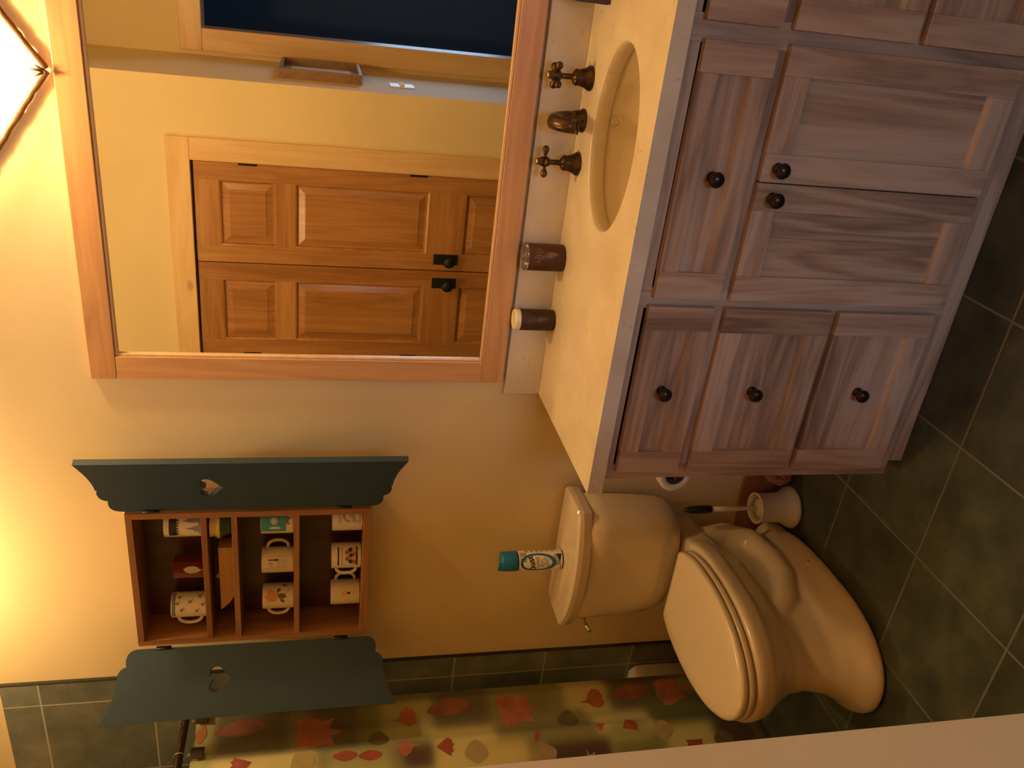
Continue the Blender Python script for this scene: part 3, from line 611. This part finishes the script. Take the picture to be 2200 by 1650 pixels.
# bottom shelf
def d_arc(m, f):
    for k in range(7):
        a = RT(150-25*k*.8); s, z = .004+.020*math.cos(a), .030+.022*math.sin(a)*1.3; dec_poly(m, circ(s, z, .0036, 8, wav=.3, k=4), f, 1)
    dec_poly(m, [(-.016, .014), (.024, .014), (.026, .03), (.018, .044), (.006, .044), (-.006, .034), (-.016, .032)], f, 2)
    dec_rect(m, -.022, .018, .068, .069, f, 3, 6); dec_rect(m, -.018, .014, .073, .074, f, 3, 6); dec_rect(m, -.02, .02, .009, .0105, f, 3, 6)
mug(-.420, -.068, zs[3], .041, .094, None, 'white mug with an arc of small red marks over grey on the bottom shelf', MUG, d_arc, (REDG, GREYG, INK))
def d_box(m, f):
    dec_rect(m, -.036, .026, .070, .075, f, 1, 10); dec_rect(m, -.036, .026, .012, .018, f, 1, 10); dec_rect(m, -.034, .024, .060, .062, f, 2, 10)
    for s, z, c in ((-.022, .034, 1), (-.012, .044, 2), (-.002, .032, 1), (.008, .045, 2), (.016, .034, 1), (-.024, .024, 2), (.004, .024, 2), (-.010, .026, 3), (.014, .024, 3)): dec_poly(m, circ(s, z, .0075, 14, wav=.12, k=4), f, c)
mug(-.566, -.072, zs[3], .041, .094, RT(-150), 'white mug with busy red and navy panel, middle of the bottom shelf', MUG, d_box, (DKB, REDG, GREYG), hr=.019)
def d_sun(m, f):
    for k in range(26):
        a = 2*PI*k/26
        if 3.9 < a < 5.5: continue
        dec_poly(m, circ(-.008+.021*math.cos(a), .048+.023*math.sin(a), .0012, 6), f, 2)
    dec_poly(m, circ(-.008, .050, .0095, 16, wav=.1, k=8), f, 1); dec_poly(m, [(-.010, .042), (-.004, .042), (-.003, .032), (-.011, .032)], f, 3); dec_text(m, '38', .012, -.004, .013, f, 2)
mug(-.718, -.070, zs[3], .041, .094, RT(22), 'ivory mug with orange sun inside a dotted ring on the bottom shelf', MUG2, d_sun, (ORG, GREYG, INK))

# ------------------------------------------------------------------ toilet
TX = -.585
tl = empty('toilet', (TX, -.4, 0), 'bone-coloured two-piece toilet with closed lid beside the vanity', 'toilet')
def egg(yb, yf, hw, z, pf=2.0, pb=3.0, yc=None, n=48, cx=TX):
    yc = yc if yc is not None else yf + (yb-yf)*.47; out = []
    for i in range(n):
        a = 2*PI*i/n; ca, sa = math.cos(a), math.sin(a); p = pb if sa > 0 else pf
        out.append((cx+hw*math.copysign(abs(ca)**(2/p), ca), yc+(yb-yc if sa > 0 else yc-yf)*math.copysign(abs(sa)**(2/p), sa), z))
    return out
m_ = MB(); secs = []
for z, yb, yf, hw, yc in ((.0, -.075, -.800, .172, -.52), (.012, -.07, -.808, .178, -.52), (.03, -.07, -.800, .172, -.52), (.07, -.075, -.770, .142, -.50), (.12, -.08, -.745, .118, -.48), (.19, -.08, -.728, .108, -.48), (.25, -.08, -.733, .118, -.49), (.29, -.08, -.752, .145, -.50), (.325, -.10, -.776, .172, -.50), (.350, -.12, -.792, .186, -.50), (.385, -.14, -.798, .192, -.50), (.402, -.15, -.794, .188, -.50), (.406, -.16, -.780, .176, -.50)): secs.append(egg(yb, yf, hw, z, 2.1, 2.6, yc))
m_.loft(secs, 0)
# deck under the tank
secs = []
for y, hw, z0, z1 in ((-.035, .115, .30, .405), (-.12, .120, .30, .406), (-.24, .150, .30, .407), (-.36, .185, .33, .4065), (-.46, .186, .345, .406)):
    secs.append([(TX-hw, y, z0+.02), (TX-hw+.02, y, z0), (TX+hw-.02, y, z0), (TX+hw, y, z0+.02), (TX+hw, y, z1-.012), (TX+hw-.012, y, z1), (TX-hw+.012, y, z1), (TX-hw, y, z1-.012)])
m_.loft(secs, 0)
# foot slab and the trapway swell on each side
m_.loft([egg(-.05, -.30, .128, 0, 2.2, 3), egg(-.05, -.30, .128, .045, 2.2, 3), egg(-.06, -.29, .10, .06, 2.2, 3)], 0)
for sg in (-1, 1):
    m_.tube([(TX+sg*.075, -.14, .30), (TX+sg*.082, -.13, .22), (TX+sg*.085, -.17, .14), (TX+sg*.095, -.28, .115), (TX+sg*.10, -.38, .12), (TX+sg*.09, -.48, .17), (TX+sg*.07, -.55, .24)], [.05, .052, .05, .045, .043, .045, .04], 16)
bo = m_.build('bowl', PORC, tl)
md = bo.modifiers.new('r', 'REMESH'); md.mode = 'VOXEL'; md.voxel_size = .006; md.use_smooth_shade = True
md = bo.modifiers.new('sm', 'SMOOTH'); md.factor = .6; md.iterations = 10
# seat and lid
def seatsec(z, g, cut=-.262): return [(x, min(y, cut-g*.3), zz) for x, y, zz in egg(-.185, -.795+g, .183-g, z, 2.0, 2.35, -.48, 64)]
m_ = MB(); m_.loft([seatsec(.408, .006), seatsec(.411, 0), seatsec(.424, 0), seatsec(.428, .005)], 0); m_.build('seat', SEATM, tl)
m_ = MB(); m_.loft([seatsec(.430, .006), seatsec(.433, .002), seatsec(.446, .002), seatsec(.452, .007), seatsec(.455, .018), seatsec(.457, .06)], 0); m_.build('seat_lid', SEATM, tl)
m_ = MB(); m_.tube([(TX-.085, -.247, .418), (TX+.085, -.247, .418)], .011, 12); 
for sg in (-1, 1): m_.box(TX+sg*.08-.018, TX+sg*.08+.018, -.262, -.232, .407, .432)
m_.build('seat_hinge', SEATM, tl, bevel=.003)
# tank
def tsec(z, hw, yf, k=1.0, yb=-.030, n=48):
    out = []; hx = hw
    for i in range(n):        # flat back, bowed front
        a = 2*PI*i/n; ca, sa = math.cos(a), math.sin(a); p = 5.0 if sa > 0 else 3.2; yc = -.105
        out.append((TX+.008+hx*math.copysign(abs(ca)**(2/p), ca), yc+((yb-yc) if sa > 0 else (yc-yf))*math.copysign(abs(sa)**(2/p), sa), z))
    return out
m_ = MB(); m_.loft([tsec(.408, .13, -.185), tsec(.412, .160, -.200), tsec(.425, .186, -.212), tsec(.45, .202, -.222), tsec(.49, .212, -.228), tsec(.56, .220, -.230), tsec(.68, .226, -.232), tsec(.745, .228, -.232)], 0); m_.build('tank', PORC, tl)
def lsec(z, g):   # chamfered back, bowed front
    P = []; cx_ = TX+.006; hw = .240-g
    top = [(-hw, -.175), (-hw+.002, -.075), (-hw+.010, -.020-g), (hw-.010, -.020-g), (hw-.002, -.075), (hw, -.175)]
    fr = []
    for i in range(15):
        u = 1-2*i/14; fr.append((u*(hw-.004), -.188+g-.062*(1-abs(u)**2.2)))
    return [(cx_+x, y, z) for x, y in top + fr]
m_ = MB(); m_.loft([lsec(.738, .010), lsec(.742, .004), lsec(.770, .0), lsec(.784, .002), lsec(.789, .007), lsec(.790, .014)], 0, smooth=False); o = m_.build('tank_lid', PORC, tl, bevel=.003)
m_ = MB(); lx = TX-.222; m_.lathe([(.0005, 0), (.013, 0), (.014, .004), (.011, .010), (.0005, .012)], (lx+.003, -.150, .690), 20, 0, (-1, -.2, 0)); m_.tube([(lx-.008, -.152, .690), (lx-.014, -.175, .688), (lx-.014, -.215, .684)], [.006, .005, .0075], 12); m_.build('flush_lever', CHROME, tl)
m_ = MB(); m_.lathe([(.013, 0), (.0125, .006), (.008, .011), (.0005, .012)], (TX+.148, -.37, .042), 20, 0, (.5, 0, 1)); m_.build('bolt_cap', PORC, tl)

# ------------------------------------------------------------------ spray can on the tank
cx, cy, r, z0 = -.592, -.105, .0330, .7905
WC = mat('white_can_print', (.80, .76, .68), .25); TEAL = mat('teal_print', (.02, .17, .34), .3); CAPM = mat('turquoise_cap', (.01, .20, .46), .35); GRYP = mat('grey_print', (.42, .34, .28), .3); NVY = mat('navy_print', (.02, .02, .07), .3); PLG = mat('pale_green_print', (.50, .56, .46), .3); DGR = mat('dark_green_print', (.08, .14, .07), .3)
t = empty('spray_can', (cx, cy, z0), 'white aerosol can with a turquoise cap and teal ring standing on the toilet tank', 'spray can')
m_ = MB(); m_.lathe([(.0005, .001), (r-.004, .001), (r-.002, 0), (r, .003), (r, .004)], (cx, cy, z0), 40, 5); m_.lathe([(r, .004), (r, .150), (r-.002, .154)], (cx, cy, z0), 40, 0); m_.lathe([(r-.002, .154), (r-.001, .157), (r-.004, .160), (.0005, .162)], (cx, cy, z0), 40, 5)
f = cyl(cx, cy, r, azim(cx, cy), z0, .0002); g = cyl(cx, cy, r, azim(cx, cy), z0, .0005); hh = cyl(cx, cy, r, azim(cx, cy), z0, .0008)
dec_rect(m_, .012, .030, .128, .150, f, 3, 5); dec_rect(m_, -.006, .009, .128, .150, f, 3, 5); dec_rect(m_, -.020, .018, .014, .034, f, 3, 8)
for k in range(6): dec_rect(m_, .031, .046, .030+.018*k, .040+.018*k, f, 3, 4)
# ring
ccx, ccz = -.010, .088; N = 48
for i in range(N):
    a, b_ = 2*PI*i/N, 2*PI*(i+1)/N; w0 = .0075+.004*max(0, -math.sin(a)); w1 = .0075+.004*max(0, -math.sin(b_)); mi = 6 if 2.3 < a < 3.3 else 1
    e_ = lambda t_, w_: (ccx+(.0345-w_)*math.cos(t_), ccz+(.062-w_*1.2)*math.sin(t_))
    m_.add([g(*e_(a, 0)), g(*e_(b_, 0)), g(*e_(b_, w1)), g(*e_(a, w0))], [(0, 1, 2, 3)], mi)
dec_poly(m_, [(ccx-.012, ccz-.046), (ccx+.012, ccz-.042), (ccx+.02, ccz-.024), (ccx+.014, ccz-.014), (ccx-.008, ccz-.016), (ccx-.018, ccz-.03)], f, 4)
dec_text(m_, 'Oust', .030, -.013, .100, hh, 2, rot=.30, bold=.0009)
dec_text(m_, 'surface', .0125, -.008, .088, hh, 2, rot=.1); dec_text(m_, '& air', .0125, -.010, .073, hh, 2, rot=.1)
dec_rect(m_, -.026, .012, .0848, .0854, hh, 2, 8); dec_rect(m_, -.026, .006, .0695, .0700, hh, 2, 8)
dec_poly(m_, [(-.040, .006), (.020, .006), (.020, .026), (.006, .020), (-.012, .013), (-.040, .009)], g, 5); dec_text(m_, 'C', .010, .030, .016, hh, 2)
m_.build('can_body', [WC, TEAL, INK, GRYP, PLG, NVY, DGR], t)
m_ = MB(); m_.lathe([(r-.003, .158), (r+.0005, .159), (r+.0008, .162), (r, .205), (r-.002, .211), (r-.008, .2125), (.0005, .2125)], (cx, cy, z0), 40)
az = azim(cx, cy)-.9
for k in range(10):
    a0 = az-.75+.15*k; a1 = a0+.15; q = lambda a_, rr, z_: (cx+rr*math.cos(a_), cy+rr*math.sin(a_), z0+z_)
    m_.add([q(a0, r-.001, .205), q(a1, r-.001, .205), q(a1, r-.003, .223), q(a0, r-.003, .223), q(a0, r-.008, .208), q(a1, r-.008, .208), q(a1, r-.007, .223), q(a0, r-.007, .223)], [(0, 1, 2, 3), (4, 7, 6, 5), (3, 2, 6, 7), (0, 3, 7, 4), (1, 5, 6, 2)])
m_.build('cap', CAPM, t)

# ------------------------------------------------------------------ toilet brush, paper roll, pouf
cx, cy = -.375, -.140
t = empty('toilet_brush', (cx, cy, 0), 'white toilet brush with a black grip standing in a flared white holder by the toilet', 'toilet brush')
m_ = MB(); m_.lathe([(.0005, 0), (.070, 0), (.0735, .003), (.073, .010), (.066, .022), (.057, .036), (.0515, .055), (.050, .10), (.0515, .128), (.0545, .1335), (.054, .137), (.050, .1385), (.046, .136), (.044, .125), (.043, .06), (.0005, .05)], (cx, cy, 0), 48); m_.build('holder', WHITEP, t)
m_ = MB(); m_.lathe([(.0005, .128), (.012, .134), (.020, .130), (.030, .122)], (cx, cy, 0), 24)
for k in range(22):
    a = 2*PI*k/22; m_.tube([(cx+.014*math.cos(a), cy+.014*math.sin(a), .122), (cx+.040*math.cos(a), cy+.040*math.sin(a), .118)], .0022, 6)
m_.build('brush_head', WHITEP, t)
m_ = MB(); m_.tube([(cx, cy, .12), (cx, cy, .17), (cx, cy, .25), (cx, cy, .305)], [.0065, .0068, .0095, .0085], 14); m_.build('handle', WHITEP, t)
m_ = MB(); m_.tube([(cx, cy, .300), (cx, cy, .304), (cx, cy, .34), (cx, cy, .375), (cx, cy, .392), (cx, cy, .398)], [.010, .0135, .0145, .0125, .009, .003], 18); m_.build('grip', NAVY, t)
t = empty('toilet_roll', (-.115, -.30, .50), 'white toilet paper roll half hidden behind the end of the vanity', 'toilet paper')
rx, rz = -.098, .574
m_ = MB(); m_.lathe([(.030, 0), (.052, 0), (.052, .10), (.030, .10), (.030, 0)], (rx, -.25, rz), 40, 0, (0, -1, 0)); m_.build('paper', PAPER, t)
m_ = MB(); m_.lathe([(.030, .001), (.030, .099), (.028, .099), (.028, .001), (.030, .001)], (rx, -.25, rz), 32, 0, (0, -1, 0)); m_.lathe([(.0005, .05), (.028, .05)], (rx, -.25, rz), 24, 0, (0, -1, 0)); m_.build('core', CARD, t)
t = empty('toilet_roll_holder', (.03, -.30, .574), 'bronze paper holder arm on the end panel of the vanity', 'toilet roll holder')
m_ = MB(); m_.lathe([(.0005, 0), (.022, 0), (.022, .005), (.008, .010), (.0075, .07)], (.0315, -.235, rz), 20, 0, (-1, 0, 0)); m_.tube([(-.035, -.235, rz), (-.10, -.235, rz), (rx, -.237, rz), (rx, -.30, rz), (rx, -.37, rz)], .006, 12); m_.build('arm', BRONZE, t)
MESH = mat('pink_mesh_strands', (.62, .24, .16), .6)
m_ = MB(); c0 = Vector((-.262, -.090, .056))
for k in range(34):
    a = PI*k/34; ax = Vector((math.cos(a), math.sin(a)*.9, random.uniform(-.4, .4))).normalized(); u = ax.cross(Vector((.1, .2, 1))).normalized(); v = ax.cross(u); rr = random.uniform(.038, .053)
    m_.tube([c0+(u*math.cos(2*PI*i/28)+v*math.sin(2*PI*i/28)*.92)*rr*(1+.05*math.sin(5*2*PI*i/28+k)) for i in range(29)], .0011, 5)
o = m_.build('mesh_pouf', MESH, None, base=(c0.x, c0.y, 0)); tag(o, 'pink mesh bath pouf lying on the floor beside the end of the vanity', 'bath pouf')

# ------------------------------------------------------------------ tub, curtain, rod
tb = empty('bathtub', (-1.6, -.8, 0), 'white bathtub along the slate-tiled wall, mostly behind the shower curtain', 'bathtub')
xa, xb, ya, yb = XL+.012, -1.200, -1.615, -.012
def rr(x0, x1, y0, y1, z, r, n=8):
    out = []
    for cx_, cy_, a0 in ((x1-r, y1-r, 0), (x0+r, y1-r, 90), (x0+r, y0+r, 180), (x1-r, y0+r, 270)):
        for i in range(n+1): a = RT(a0+90*i/n); out.append((cx_+r*math.cos(a), cy_+r*math.sin(a), z))
    return out
m_ = MB()
m_.loft([rr(xa, xb, ya, yb, 0, .02), rr(xa, xb, ya, yb, .34, .02), rr(xa, xb-.002, ya, yb, .375, .025), rr(xa, xb-.014, ya+.01, yb-.006, .398, .03), rr(xa+.02, xb-.040, ya+.03, yb-.02, .405, .05), rr(xa+.07, xb-.085, ya+.09, yb-.09, .398, .10), rr(xa+.09, xb-.10, ya+.12, yb-.12, .36, .12), rr(xa+.14, xb-.14, ya+.2, yb-.2, .14, .14), rr(xa+.2, xb-.2, ya+.27, yb-.27, .10, .12)], 0); m_.build('tub_shell', TUBM, tb)
xr = -1.135; zr = 2.02
t = empty('shower_rod', (xr, -.8, zr), 'bronze shower curtain rod running out from the slate wall', 'curtain rod')
m_ = MB(); m_.tube([(xr-.035, -.012, zr), (xr-.03, -.05, zr), (xr-.022, -.2, zr), (xr-.01, -.5, zr), (xr, -.8, zr), (xr-.01, -1.2, zr), (xr-.035, -1.618, zr)], .0125, 14); m_.build('rod', BRONZE, t)
m_ = MB(); m_.lathe([(.0005, 0), (.034, 0), (.032, .01), (.017, .022), (.015, .03)], (xr-.035, -.0105, zr), 24, 0, (0, -1, 0)); m_.build('wall_flange', BRONZE, t)
m_ = MB(); m_.lathe([(.0005, 0), (.034, 0), (.032, .01), (.017, .022)], (xr-.035, -1.6195, zr), 24, 0, (0, 1, 0)); m_.build('wall_flange', BRONZE, t)
def curt(y, z):       # folds
    dx = .010*math.sin(y*34+1.0) + .006*math.sin(y*71+z*.6) ; k = .35+.65*min(1, (2.0-z)/.5)
    return (-1.168+dx*k+.006, y, z)
NY, NZ = 190, 300; y0c, y1c, z0c, z1c = -1.50, -.112, .058, 1.985
ys = np.linspace(y1c, y0c, NY); zz = np.linspace(z0c, z1c, NZ)
vs = [curt(y, z) for z in zz for y in ys]; fs = [(k*NY+i, k*NY+i+1, (k+1)*NY+i+1, (k+1)*NY+i) for k in range(NZ-1) for i in range(NY-1)]
m_ = MB(); m_.add(vs, fs, 0, True)
def leafmap(cy, cz, sc, rot, off):
    ca, sa = math.cos(rot), math.sin(rot)
    def f(s, z):
        Y, Z = cy+sc*(s*ca-z*sa), cz+sc*(s*sa+z*ca); p = curt(Y, Z); return (p[0]+off, p[1], p[2])
    return f
MAPLE = [(0, -1), (.08, -.45), (.55, -.55), (.42, -.25), (.95, .1), (.70, .2), (.78, .5), (.45, .4), (.38, .55), (.22, .45), (.0, 1.0), (-.22, .45), (-.38, .55), (-.45, .4), (-.78, .5), (-.70, .2), (-.95, .1), (-.42, -.25), (-.55, -.55), (-.08, -.45)]
BIG = [(0, -1), (.18, -.45), (.62, -.62), (.55, -.2), (.72, .45), (.60, .85), (.25, .8), (0, .9), (-.25, .8), (-.60, .85), (-.72, .45), (-.55, -.2), (-.62, -.62), (-.18, -.45)]
OVAL = [(math.sin(a)*.42, math.cos(a)*(1 if math.cos(a) > 0 else .9)) for a in [2*PI*i/22 for i in range(22)]]
OVAL = [(x*(1-.35*abs(y)), y) for x, y in OVAL]
FAN = [(0, -.8), (.5, -.1), (.85, .35), (.55, .4), (.45, .62), (.2, .5), (0, .72), (-.2, .5), (-.45, .62), (-.55, .4), (-.85, .35), (-.5, -.1)]
HEART = [(0, 1.1), (.12, .5), (.55, .25), (.75, -.15), (.6, -.6), (.2, -.8), (0, -.7), (-.2, -.8), (-.6, -.6), (-.75, -.15), (-.55, .25), (-.12, .5)]
ROUND = circ(0, 0, .75, 24, wav=.07, k=4); LONG = [(x*.9, y) for x, y in OVAL]
LV = [(OVAL, -.222, 1.963, .036, 1.4, 1), (LONG, -.212, 1.84, .085, .1, 2), (BIG, -.252, 1.59, .085, .0, 3), (ROUND, -.300, 1.395, .045, 0, 4), (HEART, -.222, 1.297, .048, .1, 1), (HEART, -.350, 1.304, .040, 3.1, 3),
      (LONG, -.363, 1.505, .042, .0, 5), (LONG, -.368, 1.424, .040, .0, 5), (FAN, -.360, 1.177, .040, 3.2, 5), (FAN, -.362, 1.832, .045, .2, 5), (LONG, -.196, 1.143, .080, .1, 2), (BIG, -.226, .900, .085, .0, 3), (ROUND, -.390, 1.077, .050, 0, 6),
      (HEART, -.210, .613, .050, .1, 1), (LONG, -.192, .462, .080, .1, 2), (ROUND, -.283, .727, .048, 0, 4), (FAN, -.341, .520, .040, 3.6, 5), (ROUND, -.418, .845, .055, .3, 7), (MAPLE, -.460, .691, .050, 1.8, 7), (ROUND, -.372, .403, .045, 0, 6), (ROUND, -.425, .19, .045, 0, 4),
      (ROUND, -.372, 1.64, .050, .5, 6), (FAN, -.335, .628, .026, .4, 3), (LONG, -.352, .86, .022, 1.2, 5), (BIG, -.20, .30, .075, .2, 3), (FAN, -.44, .30, .045, .6, 5), (MAPLE, -.52, 1.2, .06, .4, 3), (BIG, -.55, 1.75, .07, .2, 3), (HEART, -.50, 1.5, .05, .2, 1)]
for i in range(60):
    LV.append((random.choice([OVAL, FAN, HEART, ROUND, MAPLE, BIG]), random.uniform(-1.45, -.60), random.uniform(.15, 1.9), random.uniform(.035, .07), random.uniform(-1, 1), random.randint(1, 7)))
for P, cy_, cz_, sc_, ro_, mi_ in LV:
    Q = []
    for i in range(len(P)):
        a, b_ = P[i], P[(i+1) % len(P)]; Q += [a, ((a[0]+b_[0])/2, (a[1]+b_[1])/2)]
    dec_poly(m_, Q, leafmap(cy_, cz_, sc_, ro_, .0012), mi_)
cu = mat('curtain_patchwork', (.5, .45, .3), .8); b = cu.node_tree.nodes['Principled BSDF']
at = nn(cu, 'ShaderNodeVertexColor'); at.layer_name = 'patch'; lk(cu, at.outputs[0], b.inputs['Base Color'])
LC = [cu, mottled('orange_leaf_print', (.36, .13, .07), (.46, .16, .08), 25, .8), mottled('dusky_red_leaf_print', (.20, .085, .055), (.31, .13, .09), 18, .8), mottled('rust_leaf_print', (.34, .12, .08), (.44, .17, .11), 22, .8), mottled('brown_leaf_print', (.11, .085, .045), (.16, .125, .065), 20, .8), mottled('crimson_leaf_print', (.26, .06, .055), (.38, .09, .075), 40, .8), mottled('gold_leaf_print', (.33, .29, .13), (.42, .36, .17), 30, .8), mottled('tan_leaf_print', (.30, .22, .13), (.38, .28, .17), 25, .8)]
co = m_.build('shower_curtain', LC, None, base=(-1.168, -.8, .058)); tag(co, 'patchwork shower curtain printed with autumn leaves hanging outside the tub', 'shower curtain')
# patchwork cells, blurred at their borders
me = co.data; at_ = me.color_attributes.new('patch', 'FLOAT_COLOR', 'POINT'); nv = len(me.vertices)
cc = np.zeros(nv*3, dtype=np.float32); me.vertices.foreach_get('co', cc); cc = cc.reshape(-1, 3); Yv = cc[:, 1]-.8; Zv = cc[:, 2]+.058
col = np.tile(np.array([[.24, .24, .11]]), (nv, 1))
CRE = (.56, .52, .26); OLV = (.20, .21, .09); BRN = (.13, .12, .08); DBR = (.075, .045, .035); PGN = (.36, .38, .18); YLW = (.58, .50, .22); DGN = (.12, .15, .07)
R_ = [(-.35, -.14, 1.68, 1.93, BRN), (-.36, -.1, 1.40, 1.68, OLV), (-.33, -.16, 1.20, 1.38, PGN), (-.33, -.14, 1.46, 1.62, BRN), (-.60, -.33, 1.60, 1.93, CRE), (-.60, -.35, 1.36, 1.56, PGN), (-.5, -.27, 1.0, 1.22, CRE), (-.27, -.1, 1.0, 1.20, BRN), (-.33, -.14, .78, .98, OLV), (-.26, -.1, .56, .72, CRE), (-.33, -.24, .66, .78, OLV), (-.27, -.1, .30, .54, BRN), (-.37, -.27, .42, .64, CRE), (-.6, -.36, .90, 1.06, YLW), (-.55, -.38, .60, .83, DBR), (-.46, -.32, .45, .60, PGN), (-.36, -.2, .10, .42, DGN), (-.6, -.40, .42, .60, OLV), (-.5, -.36, .22, .40, CRE), (-.5, -.30, .05, .20, DBR), (-.42, -.35, 1.22, 1.32, DBR), (-.2, -.1, 1.93, 2.0, CRE), (-.5, -.2, 1.93, 2.0, PGN)]
rng = random.Random(3)
for i in range(7):
    for k in range(11):
        ya_ = -.60-.14*i; za_ = .05+.18*k; R_.append((ya_-.14, ya_, za_, za_+.18, rng.choice([CRE, OLV, BRN, DBR, PGN, YLW, DGN])))
sg = lambda v: 1/(1+np.exp(-np.clip(v, -30, 30)))
for a, b2, c2, d2, cl in R_:
    s_ = .008; wgt = sg((Yv-a)/s_)*sg((b2-Yv)/s_)*sg((Zv-c2)/s_)*sg((d2-Zv)/s_); col = col*(1-wgt[:, None])+np.array(cl)[None]*wgt[:, None]
rgba = np.ones((nv, 4), dtype=np.float32); rgba[:, :3] = col; at_.data.foreach_set('color', rgba.ravel())
HK = mat('dark_hook_square', (.03, .02, .015), .5)
for k, y in enumerate([-.170, -.305, -.45, -.60, -.75, -.90, -1.05]):
    t = empty('curtain_hook', (-1.15, y, 1.96), 'dark square ornament hook on the curtain rod, %s' % ('nearest the slate wall' if k == 0 else '%s from the slate wall' % ['', 'second', 'third', 'fourth', 'fifth', 'sixth', 'seventh'][k]), 'curtain hook', 'curtain hooks on the shower rod')
    MB().box(-1.150, -1.143, y-.020, y+.020, 1.945, 1.988).build('ornament', HK, t, bevel=.003)
    m_ = MB(); xc = xr-.022 if k < 3 else xr-.008; m_.tube([(xc+.0165*math.cos(a), y, zr+.0165*math.sin(a)) for a in [RT(-60+300*i/16) for i in range(17)]] + [(-1.1475, y, 1.985)], .0018, 8); m_.build('ring', CHROME, t)
